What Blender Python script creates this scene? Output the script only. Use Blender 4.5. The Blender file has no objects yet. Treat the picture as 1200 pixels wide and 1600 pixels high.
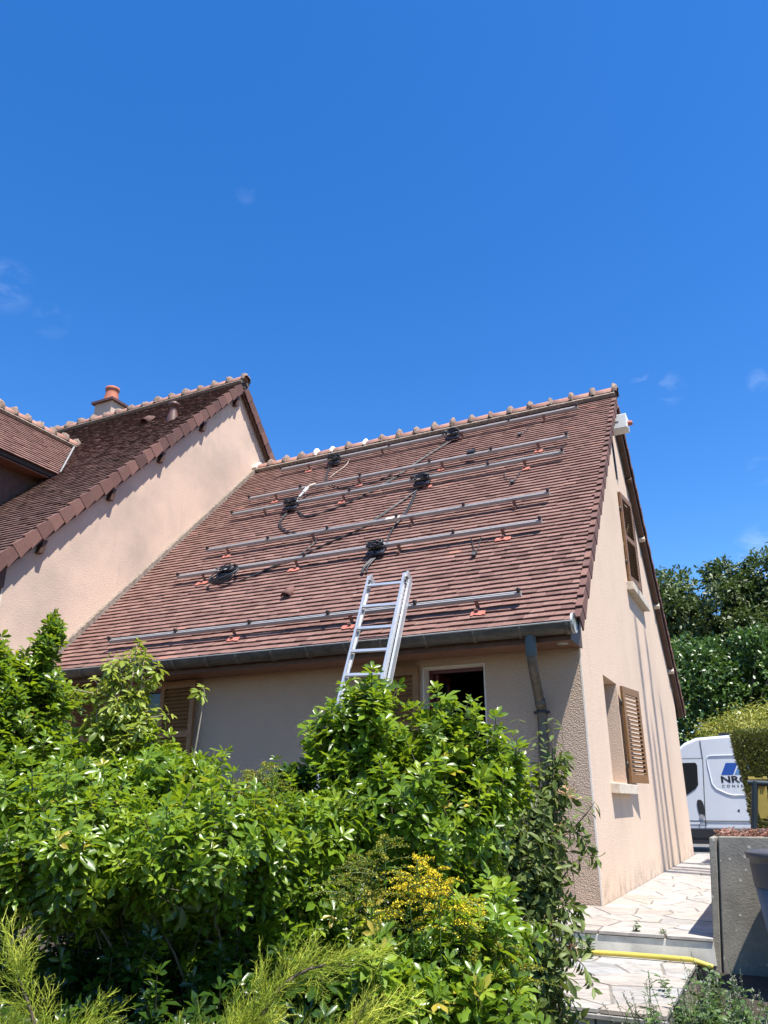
import bpy, bmesh, math, random
import numpy as np
from mathutils import Vector, Matrix, Euler
R = math.radians
rng = np.random.default_rng(7)
random.seed(7)
scene = bpy.context.scene

# ------------------------------------------------------------------ camera
cam_d = bpy.data.cameras.new('camera')
cam = bpy.data.objects.new('camera', cam_d)
scene.collection.objects.link(cam)
CAM = Vector((1.718, -8.212, 0.914))
cam.location = CAM
cam.rotation_euler = (R(90 + 20.7), 0, R(26.1))
cam_d.sensor_fit = 'VERTICAL'
cam_d.sensor_height = 36.0
cam_d.sensor_width = 27.0
cam_d.lens = 1203.0 / 1600.0 * 36.0
cam_d.clip_end = 3000
scene.camera = cam

# ------------------------------------------------------------------ sky and sun
SUN = Vector((0.38, -0.20, 1.0)).normalized()
world = bpy.data.worlds.new('World')
scene.world = world
world.use_nodes = True
wn, wl = world.node_tree.nodes, world.node_tree.links
wn.clear()
wo = wn.new('ShaderNodeOutputWorld')
bg = wn.new('ShaderNodeBackground')
bg.inputs['Strength'].default_value = 0.10
sky = wn.new('ShaderNodeTexSky')
sky.sky_type = 'NISHITA'
sky.sun_disc = False
sky.sun_elevation = math.asin(SUN.z)
sky.sun_rotation = math.atan2(SUN.x, SUN.y)
sky.altitude = 100
sky.air_density = 1.0
sky.dust_density = 0.25
sky.ozone_density = 3.0
hsv = wn.new('ShaderNodeHueSaturation')
hsv.inputs['Saturation'].default_value = 1.35
hsv.inputs['Hue'].default_value = 0.508
hsv.inputs['Value'].default_value = 1.20
wl.new(sky.outputs[0], hsv.inputs['Color'])
# a few thin wisps of cloud here and there round the sky
CLOUDS = [((-0.700, 0.462, 0.545), 0.035, 0.12), ((-0.681, 0.511, 0.525), 0.025, 0.08), ((-0.068, 0.880, 0.476), 0.030, 0.20), ((-0.050, 0.884, 0.466), 0.022, 0.16),
          ((0.046, 0.889, 0.456), 0.016, 0.13), ((0.033, 0.931, 0.362), 0.020, 0.15), ((0.022, 0.962, 0.272), 0.040, 0.22), ((-0.463, 0.574, 0.675), 0.015, 0.06),
          ((0.9, 0.2, 0.4), 0.05, 0.2), ((0.3, -0.8, 0.5), 0.05, 0.2), ((-0.6, -0.6, 0.45), 0.05, 0.2)]
tc = wn.new('ShaderNodeTexCoord')
mp = wn.new('ShaderNodeMapping')
mp.inputs['Scale'].default_value = (14.0, 14.0, 30.0)
mp.inputs['Location'].default_value = (1.3, 0.4, 2.2)
nz = wn.new('ShaderNodeTexNoise')
nz.inputs['Scale'].default_value = 1.0
nz.inputs['Detail'].default_value = 7
nz.inputs['Roughness'].default_value = 0.6
nz.inputs['Distortion'].default_value = 0.5
cr = wn.new('ShaderNodeMapRange')
cr.inputs[1].default_value = 0.46
cr.inputs[2].default_value = 0.74
cr.inputs[3].default_value = 0.0
cr.inputs[4].default_value = 1.0
wisp = None
for wd, wr, ws in CLOUDS:
    dp = wn.new('ShaderNodeVectorMath'); dp.operation = 'DOT_PRODUCT'
    nv = wn.new('ShaderNodeVectorMath'); nv.operation = 'NORMALIZE'
    wl.new(tc.outputs['Generated'], nv.inputs[0])
    wl.new(nv.outputs[0], dp.inputs[0])
    dp.inputs[1].default_value = Vector(wd).normalized()
    mr = wn.new('ShaderNodeMapRange')
    mr.interpolation_type = 'SMOOTHSTEP'
    mr.inputs[1].default_value = math.cos(wr)
    mr.inputs[2].default_value = math.cos(wr * 0.15)
    mr.inputs[3].default_value = 0.0
    mr.inputs[4].default_value = ws
    wl.new(dp.outputs['Value'], mr.inputs[0])
    if wisp is None:
        wisp = mr.outputs[0]
    else:
        mx = wn.new('ShaderNodeMath'); mx.operation = 'MAXIMUM'
        wl.new(wisp, mx.inputs[0]); wl.new(mr.outputs[0], mx.inputs[1]); wisp = mx.outputs[0]
cm = wn.new('ShaderNodeMath'); cm.operation = 'MULTIPLY'
wl.new(cr.outputs[0], cm.inputs[0]); wl.new(wisp, cm.inputs[1])
wm = wn.new('ShaderNodeMixRGB')
wm.inputs[2].default_value = (7.5, 8.2, 9.0, 1)
wl.new(tc.outputs['Generated'], mp.inputs[0])
wl.new(mp.outputs[0], nz.inputs['Vector'])
wl.new(nz.outputs['Fac'], cr.inputs[0])
wl.new(cm.outputs[0], wm.inputs[0])
wl.new(hsv.outputs[0], wm.inputs[1])
wl.new(wm.outputs[0], bg.inputs['Color'])
wl.new(bg.outputs[0], wo.inputs['Surface'])

sun_d = bpy.data.lights.new('sun', 'SUN')
sun_d.energy = 5.0
sun_d.angle = R(0.53)
sun_d.color = (1.0, 0.955, 0.89)
sun = bpy.data.objects.new('sun', sun_d)
sun.rotation_euler = SUN.to_track_quat('Z', 'Y').to_euler()
sun.location = SUN * 60
scene.collection.objects.link(sun)

scene.view_settings.view_transform = 'Standard'
scene.view_settings.look = 'None'
scene.view_settings.gamma = 1.0
scene.view_settings.use_curve_mapping = False
scene.view_settings.exposure = 1.0
scene.cycles.max_bounces = 8
scene.cycles.transparent_max_bounces = 8
scene.cycles.caustics_reflective = False
scene.cycles.caustics_refractive = False

COL = scene.collection

# ------------------------------------------------------------------ materials
def new_mat(name):
    m = bpy.data.materials.new(name)
    m.use_nodes = True
    nt = m.node_tree
    b = nt.nodes['Principled BSDF']
    return m, nt, b

def node(nt, typ, **kw):
    n = nt.nodes.new(typ)
    for k, v in kw.items():
        if k in n.inputs:
            n.inputs[k].default_value = v
        else:
            setattr(n, k, v)
    return n

def ramp(nt, fac, stops):
    r = nt.nodes.new('ShaderNodeValToRGB')
    el = r.color_ramp.elements
    while len(el) > 1:
        el.remove(el[-1])
    el[0].position, el[0].color = stops[0][0], (*stops[0][1], 1)
    for p, c in stops[1:]:
        e = el.new(p)
        e.color = (*c, 1)
    nt.links.new(fac, r.inputs[0])
    return r.outputs[0]

def mixc(nt, fac, a, b, mode='MIX'):
    n = nt.nodes.new('ShaderNodeMixRGB')
    n.blend_type = mode
    for i, v in ((0, fac), (1, a), (2, b)):
        if isinstance(v, (int, float)):
            n.inputs[i].default_value = v
        elif isinstance(v, tuple):
            n.inputs[i].default_value = (*v, 1)
        else:
            nt.links.new(v, n.inputs[i])
    return n.outputs[0]

def coords(nt, scale=(1, 1, 1), kind='Object'):
    t = nt.nodes.new('ShaderNodeTexCoord')
    m = nt.nodes.new('ShaderNodeMapping')
    m.inputs['Scale'].default_value = scale
    nt.links.new(t.outputs[kind], m.inputs[0])
    return m.outputs[0]

def wcoords(nt, scale=(1, 1, 1)):
    g = nt.nodes.new('ShaderNodeNewGeometry')
    m = nt.nodes.new('ShaderNodeMapping')
    m.inputs['Scale'].default_value = scale
    nt.links.new(g.outputs['Position'], m.inputs[0])
    return m.outputs[0]

def noise(nt, vec, scale, detail=4, rough=0.55, dist=0.0):
    n = nt.nodes.new('ShaderNodeTexNoise')
    n.inputs['Scale'].default_value = scale
    n.inputs['Detail'].default_value = detail
    n.inputs['Roughness'].default_value = rough
    n.inputs['Distortion'].default_value = dist
    nt.links.new(vec, n.inputs['Vector'])
    return n.outputs['Fac']

def maprange(nt, val, a, b, c=0.0, d=1.0):
    n = nt.nodes.new('ShaderNodeMapRange')
    for i, v in ((1, a), (2, b), (3, c), (4, d)):
        n.inputs[i].default_value = v
    nt.links.new(val, n.inputs[0])
    return n.outputs[0]

def bump(nt, b, height, strength, dist=0.01):
    n = nt.nodes.new('ShaderNodeBump')
    n.inputs['Strength'].default_value = strength
    n.inputs['Distance'].default_value = dist
    nt.links.new(height, n.inputs['Height'])
    nt.links.new(n.outputs[0], b.inputs['Normal'])
    return n

def simple(name, col, rough=0.6, metal=0.0, var=0.15, scale=12, bumpk=0.0, spec=0.5):
    m, nt, b = new_mat(name)
    v = wcoords(nt)
    f = noise(nt, v, scale, 5)
    lo = tuple(c * (1 - var) for c in col)
    hi = tuple(min(1, c * (1 + var)) for c in col)
    nt.links.new(ramp(nt, f, [(0.3, lo), (0.7, hi)]), b.inputs['Base Color'])
    b.inputs['Roughness'].default_value = rough
    b.inputs['Metallic'].default_value = metal
    b.inputs['Specular IOR Level'].default_value = spec
    if bumpk:
        bump(nt, b, noise(nt, v, scale * 6, 4), bumpk, 0.004)
    return m

def stucco(name, col, dirt, base_z=0.0, streak=0.5, grain=0.55, stain=0.5):
    m, nt, b = new_mat(name)
    v = wcoords(nt)
    big = noise(nt, v, 0.55, 5, 0.6)
    mid = noise(nt, v, 3.0, 6, 0.65)
    fine = noise(nt, v, 95, 3, 0.6)
    c = ramp(nt, fine, [(0.3, tuple(x * 0.88 for x in col)), (0.7, tuple(min(1, x * 1.08) for x in col))])
    c = mixc(nt, maprange(nt, mid, 0.35, 0.75, 0, 0.22), c, tuple(x * 0.82 for x in col))
    c = mixc(nt, maprange(nt, big, 0.47, 0.70, 0, stain), c, dirt)
    # rain streaks: noise stretched along z
    vs = wcoords(nt, (5, 5, 0.35))
    st = noise(nt, vs, 1.6, 4, 0.6)
    c = mixc(nt, maprange(nt, st, 0.58, 0.8, 0, streak), c, dirt)
    # splash marks along the foot of the wall
    g = nt.nodes.new('ShaderNodeNewGeometry')
    sx = nt.nodes.new('ShaderNodeSeparateXYZ')
    nt.links.new(g.outputs['Position'], sx.inputs[0])
    h = maprange(nt, sx.outputs[2], base_z + 0.30, base_z, 0, 1)
    spl = nt.nodes.new('ShaderNodeMath'); spl.operation = 'MULTIPLY'
    nt.links.new(h, spl.inputs[0])
    nt.links.new(maprange(nt, noise(nt, wcoords(nt, (1, 1, 0.9)), 5, 8, 0.75), 0.45, 0.68, 0, 0.7), spl.inputs[1])
    c = mixc(nt, spl.outputs[0], c, (0.13, 0.12, 0.10))
    nt.links.new(c, b.inputs['Base Color'])
    b.inputs['Roughness'].default_value = 0.93
    b.inputs['Specular IOR Level'].default_value = 0.15
    vor = nt.nodes.new('ShaderNodeTexVoronoi')
    vor.inputs['Scale'].default_value = 70
    nt.links.new(v, vor.inputs['Vector'])
    ad = nt.nodes.new('ShaderNodeMath'); ad.operation = 'ADD'
    nt.links.new(noise(nt, v, 55, 4, 0.65), ad.inputs[0])
    nt.links.new(vor.outputs['Distance'], ad.inputs[1])
    bump(nt, b, ad.outputs[0], grain, 0.008)
    return m

def tile_mat(name, stops, lichen, lich_amt, patch=(0.5, 0.5, 0.5), patch_amt=0.0):
    m, nt, b = new_mat(name)
    at = nt.nodes.new('ShaderNodeAttribute'); at.attribute_name = 'tv'
    c = ramp(nt, at.outputs['Fac'], stops)
    v = wcoords(nt)
    f = noise(nt, v, 28, 5, 0.65)
    c = mixc(nt, maprange(nt, f, 0.35, 0.7, 0, 0.28), c, tuple(x * 0.6 for x in stops[1][1]))
    l = noise(nt, v, 9, 6, 0.7)
    c = mixc(nt, maprange(nt, l, 0.52, 0.72, 0, lich_amt), c, lichen)
    if patch_amt:
        p = noise(nt, wcoords(nt, (1, 0.5, 0.5)), 2.1, 5, 0.65)
        c = mixc(nt, maprange(nt, p, 0.45, 0.62, 0, patch_amt), c, patch)
    nt.links.new(c, b.inputs['Base Color'])
    b.inputs['Roughness'].default_value = 0.85
    b.inputs['Specular IOR Level'].default_value = 0.25
    bump(nt, b, noise(nt, v, 120, 4, 0.6), 0.35, 0.003)
    return m

def leaf_mat(name, stops, trans, tmix=0.3, rough=0.36, spec=0.5):
    m, nt, b = new_mat(name)
    at = nt.nodes.new('ShaderNodeAttribute'); at.attribute_name = 'tv'
    c = ramp(nt, at.outputs['Fac'], stops)
    v = wcoords(nt)
    f = noise(nt, v, 60, 3)
    c = mixc(nt, maprange(nt, f, 0.3, 0.7, 0, 0.35), c, tuple(x * 0.6 for x in stops[len(stops) // 2][1]))
    nt.links.new(c, b.inputs['Base Color'])
    b.inputs['Roughness'].default_value = rough
    b.inputs['Specular IOR Level'].default_value = spec
    bump(nt, b, noise(nt, v, 150, 2), 0.15, 0.002)
    tr = nt.nodes.new('ShaderNodeBsdfTranslucent')
    nt.links.new(mixc(nt, 0.55, c, trans), tr.inputs['Color'])
    mx = nt.nodes.new('ShaderNodeMixShader')
    mx.inputs[0].default_value = tmix
    nt.links.new(b.outputs[0], mx.inputs[1])
    nt.links.new(tr.outputs[0], mx.inputs[2])
    nt.links.new(mx.outputs[0], nt.nodes['Material Output'].inputs['Surface'])
    return m

M = {}
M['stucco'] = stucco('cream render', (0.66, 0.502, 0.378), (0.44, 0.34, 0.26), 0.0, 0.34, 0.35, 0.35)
M['stucco_front_shade'] = stucco('pink roughcast render darkened for shade', (0.45, 0.335, 0.245), (0.32, 0.24, 0.18), 0.0, 0.15, 0.75, 0.25)  # pink roughcast, darkened below the gable render to deepen the eave shade
M['stucco_left'] = stucco('stained cream render', (0.64, 0.475, 0.36), (0.33, 0.275, 0.23), -9, 0.5, 0.32, 0.65)
M['bead'] = simple('off white corner bead', (0.64, 0.56, 0.47), 0.7, var=0.08)
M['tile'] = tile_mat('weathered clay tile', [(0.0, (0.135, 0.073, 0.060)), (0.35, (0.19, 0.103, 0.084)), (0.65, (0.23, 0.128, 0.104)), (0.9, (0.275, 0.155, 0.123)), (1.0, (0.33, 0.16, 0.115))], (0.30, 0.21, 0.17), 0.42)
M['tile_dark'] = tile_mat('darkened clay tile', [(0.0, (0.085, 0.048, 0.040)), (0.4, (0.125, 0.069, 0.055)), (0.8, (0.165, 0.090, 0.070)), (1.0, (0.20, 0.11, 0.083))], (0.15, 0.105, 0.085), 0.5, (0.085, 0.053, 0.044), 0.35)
M['tile_rake'] = tile_mat('brown verge tile', [(0.0, (0.105, 0.055, 0.046)), (0.5, (0.16, 0.082, 0.066)), (1.0, (0.225, 0.115, 0.09))], (0.18, 0.13, 0.11), 0.45)
M['ridge'] = tile_mat('ridge tile clay', [(0.0, (0.30, 0.15, 0.115)), (1.0, (0.42, 0.22, 0.16))], (0.38, 0.31, 0.26), 0.7)
M['mortar'] = simple('grey lichen mortar', (0.25, 0.205, 0.165), 0.95, var=0.45, scale=22, bumpk=0.8, spec=0.1)
M['crest'] = simple('dark lichen mortar', (0.23, 0.17, 0.135), 0.95, var=0.6, scale=30, bumpk=1.0, spec=0.1)
M['mortar_new'] = simple('fresh pale mortar', (0.72, 0.66, 0.54), 0.9, var=0.1, scale=22, bumpk=0.4, spec=0.1)
M['deck'] = simple('dark roof underlay', (0.05, 0.035, 0.03), 0.9)
M['wood_dark'] = simple('dark brown stained timber', (0.085, 0.042, 0.026), 0.6, var=0.3, scale=9, bumpk=0.2)
M['soffit'] = simple('brown soffit boards', (0.17, 0.085, 0.052), 0.6, var=0.2, scale=5)
def shutter_mat():
    m, nt, b = new_mat('varnished shutter wood')
    f = noise(nt, wcoords(nt, (1, 1, 1)), 14, 6, 0.65, 1.2)
    g = noise(nt, wcoords(nt, (25, 25, 1.2)), 3, 4, 0.6)
    c = ramp(nt, f, [(0.3, (0.155, 0.074, 0.024)), (0.7, (0.25, 0.128, 0.045))])
    c = mixc(nt, maprange(nt, g, 0.5, 0.8, 0, 0.5), c, (0.07, 0.036, 0.016))
    nt.links.new(c, b.inputs['Base Color'])
    b.inputs['Roughness'].default_value = 0.55
    return m
M['shutter'] = shutter_mat()
M['red_frame'] = simple('dark red window paint', (0.075, 0.010, 0.010), 0.35, var=0.15)
M['white_paint'] = simple('white painted reveal', (0.58, 0.53, 0.46), 0.7, var=0.06)
M['sill'] = simple('cast stone sill', (0.55, 0.47, 0.37), 0.85, var=0.2, scale=14, bumpk=0.3)
def zinc(name, c0, c1, rough, metal):
    m, nt, b = new_mat(name)
    v = wcoords(nt, (3, 6, 6))
    f = noise(nt, v, 2.2, 7, 0.7, 0.8)
    c = ramp(nt, f, [(0.30, c0), (0.55, tuple((a + d) / 2 for a, d in zip(c0, c1))), (0.74, c1)])
    nt.links.new(c, b.inputs['Base Color'])
    b.inputs['Roughness'].default_value = rough
    b.inputs['Metallic'].default_value = metal
    return m
M['gutter'] = zinc('dark weathered zinc', (0.028, 0.024, 0.019), (0.13, 0.112, 0.085), 0.55, 0.1)
M['zinc_lip'] = zinc('pale zinc edge', (0.30, 0.30, 0.28), (0.5, 0.49, 0.45), 0.5, 0.6)
M['pipe'] = zinc('grey zinc pipe', (0.055, 0.048, 0.038), (0.16, 0.135, 0.10), 0.5, 0.3)
M['pipe_blue'] = simple('blue grey plastic spigot', (0.06, 0.09, 0.10), 0.6)
M['alu'] = zinc('rail aluminium', (0.38, 0.38, 0.375), (0.48, 0.475, 0.465), 0.5, 0.4)
M['alu_bright'] = zinc('ladder aluminium', (0.56, 0.575, 0.58), (0.68, 0.69, 0.69), 0.42, 0.6)
M['steel_dark'] = simple('dark steel clamp', (0.05, 0.045, 0.045), 0.45, 0.5)
M['hook'] = simple('rust brown hook', (0.22, 0.12, 0.095), 0.7)
M['red_pad'] = simple('fresh red clay tile', (0.42, 0.135, 0.095), 0.85, var=0.25, scale=18, bumpk=0.3)
M['cable'] = simple('black cable sheath', (0.018, 0.019, 0.022), 0.45)
M['inverter'] = simple('black inverter housing', (0.022, 0.028, 0.045), 0.4)
M['white_plastic'] = simple('white plastic', (0.76, 0.75, 0.70), 0.45, var=0.05)
M['black_plastic'] = simple('black plastic', (0.016, 0.017, 0.018), 0.45)
M['terracotta'] = simple('terracotta pot', (0.42, 0.14, 0.08), 0.8, var=0.2, scale=8, bumpk=0.2)
M['brown_clay'] = simple('brown glazed flue clay', (0.12, 0.058, 0.045), 0.5, var=0.2)
M['interior'] = simple('dark room plaster', (0.10, 0.09, 0.08), 0.9)
def glass_mat():
    m, nt, b = new_mat('dark window glass')
    b.inputs['Base Color'].default_value = (0.012, 0.014, 0.015, 1)
    b.inputs['Roughness'].default_value = 0.04
    b.inputs['Specular IOR Level'].default_value = 0.6
    return m
M['glass'] = glass_mat()
M['van'] = simple('white vehicle paint', (0.66, 0.69, 0.72), 0.22, var=0.02)
M['van'].node_tree.nodes['Principled BSDF'].inputs['Coat Weight'].default_value = 0.6
M['van_black'] = simple('black bumper plastic', (0.02, 0.021, 0.023), 0.5)
M['tyre'] = simple('tyre rubber', (0.018, 0.018, 0.018), 0.85)
M['rim'] = simple('grey steel wheel', (0.3, 0.3, 0.31), 0.4, 0.6)
M['logo_blue'] = simple('blue vinyl', (0.018, 0.085, 0.36), 0.4, var=0.03)
M['logo_pale'] = simple('pale blue vinyl', (0.13, 0.27, 0.50), 0.4, var=0.03)
M['logo_black'] = simple('black vinyl', (0.012, 0.014, 0.02), 0.4, var=0.03)
M['gap_shade'] = simple('dark strip for gap shade', (0.05, 0.055, 0.06), 0.7)  # dark colour standing in for the shade inside door gaps
M['hose'] = simple('yellow plastic hose', (0.50, 0.39, 0.06), 0.5, var=0.08)
M['pot_dark'] = simple('dark grey pot rim', (0.055, 0.055, 0.062), 0.5, var=0.15, scale=4)
M['pot_grey'] = simple('blue grey pot body', (0.14, 0.17, 0.19), 0.5, var=0.2, scale=5)
M['yellow'] = simple('dull yellow plastic', (0.55, 0.40, 0.08), 0.55, var=0.12)
M['post'] = simple('dark green painted steel', (0.016, 0.024, 0.027), 0.4)
def concrete_mat():
    m, nt, b = new_mat('aged planter concrete')
    v = wcoords(nt)
    c = ramp(nt, noise(nt, v, 5, 7, 0.7), [(0.3, (0.20, 0.18, 0.145)), (0.7, (0.36, 0.325, 0.26))])
    c = mixc(nt, maprange(nt, noise(nt, v, 80, 3), 0.4, 0.75, 0, 0.5), c, (0.14, 0.13, 0.105))
    vo = nt.nodes.new('ShaderNodeTexVoronoi'); vo.inputs['Scale'].default_value = 12
    nt.links.new(v, vo.inputs['Vector'])
    c = mixc(nt, maprange(nt, vo.outputs['Distance'], 0.16, 0.12, 0, 0.9), c, (0.48, 0.45, 0.38))
    nt.links.new(c, b.inputs['Base Color'])
    b.inputs['Roughness'].default_value = 0.95
    b.inputs['Specular IOR Level'].default_value = 0.15
    bump(nt, b, noise(nt, v, 60, 5, 0.7), 0.7, 0.006)
    return m
M['concrete'] = concrete_mat()
def marble_mat():
    m, nt, b = new_mat('white veined marble')
    at = nt.nodes.new('ShaderNodeAttribute'); at.attribute_name = 'tv'
    c = ramp(nt, at.outputs['Fac'], [(0, (0.33, 0.325, 0.305)), (0.4, (0.40, 0.375, 0.335)), (0.7, (0.39, 0.335, 0.28)), (1, (0.44, 0.43, 0.405))])
    w = nt.nodes.new('ShaderNodeTexNoise'); w.inputs['Scale'].default_value = 3.5
    w.inputs['Detail'].default_value = 8; w.inputs['Distortion'].default_value = 2.5
    ro = nt.nodes.new('ShaderNodeVectorMath'); ro.operation = 'SCALE'
    nt.links.new(wcoords(nt, (1.0, 2.2, 1.5)), w.inputs['Vector'])
    c = mixc(nt, maprange(nt, w.outputs['Fac'], 0.50, 0.60, 0, 0.55), c, (0.22, 0.20, 0.185))
    c = mixc(nt, maprange(nt, noise(nt, wcoords(nt), 1.5, 6, 0.7), 0.48, 0.72, 0, 0.45), c, (0.31, 0.235, 0.175))
    c = mixc(nt, maprange(nt, noise(nt, wcoords(nt), 4.5, 7, 0.75), 0.5, 0.72, 0, 0.55), c, (0.16, 0.15, 0.13))
    nt.links.new(c, b.inputs['Base Color'])
    b.inputs['Roughness'].default_value = 0.6
    b.inputs['Specular IOR Level'].default_value = 0.3
    return m
M['marble'] = marble_mat()
M['joint'] = simple('grey joint mortar', (0.19, 0.165, 0.135), 0.95, var=0.3, scale=20, bumpk=0.5)
M['soil'] = simple('garden soil', (0.045, 0.032, 0.022), 0.95, var=0.4, scale=6, bumpk=0.8)
M['gravel'] = simple('grey driveway', (0.14, 0.13, 0.12), 0.95, var=0.25, scale=10, bumpk=0.6)
M['bark'] = simple('grey brown bark', (0.13, 0.095, 0.065), 0.9, var=0.35, scale=20, bumpk=0.6)
M['twig'] = simple('green brown twig', (0.085, 0.075, 0.04), 0.7, var=0.3, scale=20)
M['twig_pale'] = simple('pale dry twig', (0.36, 0.30, 0.22), 0.8, var=0.3, scale=20)
M['choisya'] = leaf_mat('glossy green leaf', [(0, (0.032, 0.076, 0.007)), (0.35, (0.086, 0.168, 0.012)), (0.7, (0.172, 0.285, 0.020)), (0.93, (0.29, 0.38, 0.032)), (0.97, (0.40, 0.36, 0.03)), (1, (0.48, 0.36, 0.05))], (0.50, 0.66, 0.02), 0.38, 0.33, 0.55)
M['choisya_pale'] = leaf_mat('pale young leaf', [(0, (0.10, 0.16, 0.015)), (0.5, (0.25, 0.32, 0.035)), (0.9, (0.40, 0.44, 0.07)), (1, (0.45, 0.42, 0.05))], (0.46, 0.52, 0.04), 0.38, 0.36, 0.5)
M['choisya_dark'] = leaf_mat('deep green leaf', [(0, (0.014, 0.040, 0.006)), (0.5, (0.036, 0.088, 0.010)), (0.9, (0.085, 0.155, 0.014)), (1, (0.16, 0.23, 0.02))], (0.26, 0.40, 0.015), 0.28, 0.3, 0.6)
M['honey'] = leaf_mat('honeysuckle leaf', [(0, (0.06, 0.09, 0.022)), (0.5, (0.125, 0.175, 0.038)), (0.9, (0.21, 0.26, 0.055)), (1, (0.2, 0.21, 0.05))], (0.28, 0.36, 0.05), 0.30, 0.5, 0.35)
M['flower_pink'] = leaf_mat('honeysuckle flower', [(0, (0.62, 0.30, 0.18)), (1, (0.72, 0.52, 0.30))], (0.7, 0.5, 0.3), 0.3, 0.6)
M['goldenrod'] = leaf_mat('goldenrod flower', [(0, (0.10, 0.16, 0.015)), (0.3, (0.20, 0.24, 0.015)), (0.6, (0.70, 0.55, 0.015)), (1, (0.92, 0.70, 0.018))], (0.75, 0.55, 0.03), 0.3, 0.6)
M['golden_leaf'] = leaf_mat('goldenrod leaf', [(0, (0.03, 0.08, 0.015)), (1, (0.09, 0.17, 0.025))], (0.2, 0.36, 0.03), 0.3, 0.45)
M['juniper'] = leaf_mat('golden juniper needle', [(0, (0.11, 0.18, 0.018)), (0.45, (0.30, 0.38, 0.03)), (1, (0.64, 0.66, 0.09))], (0.5, 0.5, 0.05), 0.25, 0.55, 0.3)
M['tree_far'] = leaf_mat('dark tree leaf', [(0, (0.04, 0.062, 0.018)), (0.6, (0.095, 0.135, 0.032)), (1, (0.17, 0.21, 0.05))], (0.10, 0.18, 0.03), 0.22, 0.45)
M['tree_near'] = leaf_mat('bright tree leaf', [(0, (0.03, 0.065, 0.014)), (0.6, (0.07, 0.14, 0.026)), (1, (0.16, 0.24, 0.045))], (0.14, 0.28, 0.03), 0.22, 0.36, 0.5)
M['bamboo'] = leaf_mat('yellow bamboo leaf', [(0, (0.14, 0.17, 0.02)), (0.5, (0.34, 0.35, 0.05)), (1, (0.56, 0.52, 0.11))], (0.4, 0.42, 0.05), 0.3, 0.45)
M['hedge'] = leaf_mat('clipped hedge needle', [(0, (0.06, 0.08, 0.018)), (0.6, (0.14, 0.165, 0.03)), (1, (0.27, 0.28, 0.05))], (0.13, 0.17, 0.03), 0.18, 0.5)
M['sedum'] = leaf_mat('reddish sedum', [(0, (0.16, 0.10, 0.05)), (0.4, (0.33, 0.13, 0.10)), (0.8, (0.46, 0.27, 0.20)), (1, (0.34, 0.30, 0.10))], (0.45, 0.22, 0.12), 0.2, 0.55)
M['weed'] = leaf_mat('weed leaf', [(0, (0.035, 0.075, 0.015)), (0.6, (0.075, 0.14, 0.03)), (1, (0.14, 0.20, 0.05))], (0.2, 0.3, 0.04), 0.25, 0.5)
M['lavender'] = leaf_mat('lavender spent flower', [(0, (0.20, 0.22, 0.14)), (1, (0.42, 0.41, 0.33))], (0.3, 0.3, 0.2), 0.2, 0.7)
M['dry_grass'] = leaf_mat('dry grass blade', [(0, (0.30, 0.24, 0.12)), (1, (0.50, 0.42, 0.25))], (0.45, 0.36, 0.2), 0.3, 0.6)
M['riser'] = simple('grimy white marble facing', (0.60, 0.57, 0.50), 0.6, var=0.35, scale=5, bumpk=0.2)  # lighter than the paving marble, to brighten faces lit at a grazing angle
M['stone_grey'] = simple('grey boulder', (0.25, 0.24, 0.225), 0.9, var=0.2, scale=10, bumpk=0.4)

# ------------------------------------------------------------------ mesh helpers
def link(o, parent=None):
    COL.objects.link(o)
    if parent is not None:
        o.parent = parent
    return o

def thing(name, label, cat, loc=(0, 0, 0), group=None):
    o = bpy.data.objects.new(name, None)
    o.empty_display_size = 0.2
    COL.objects.link(o)
    o.location = tuple(float(q) for q in loc)
    o['label'] = label
    o['category'] = cat
    if group:
        o['group'] = group
    return o

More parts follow.
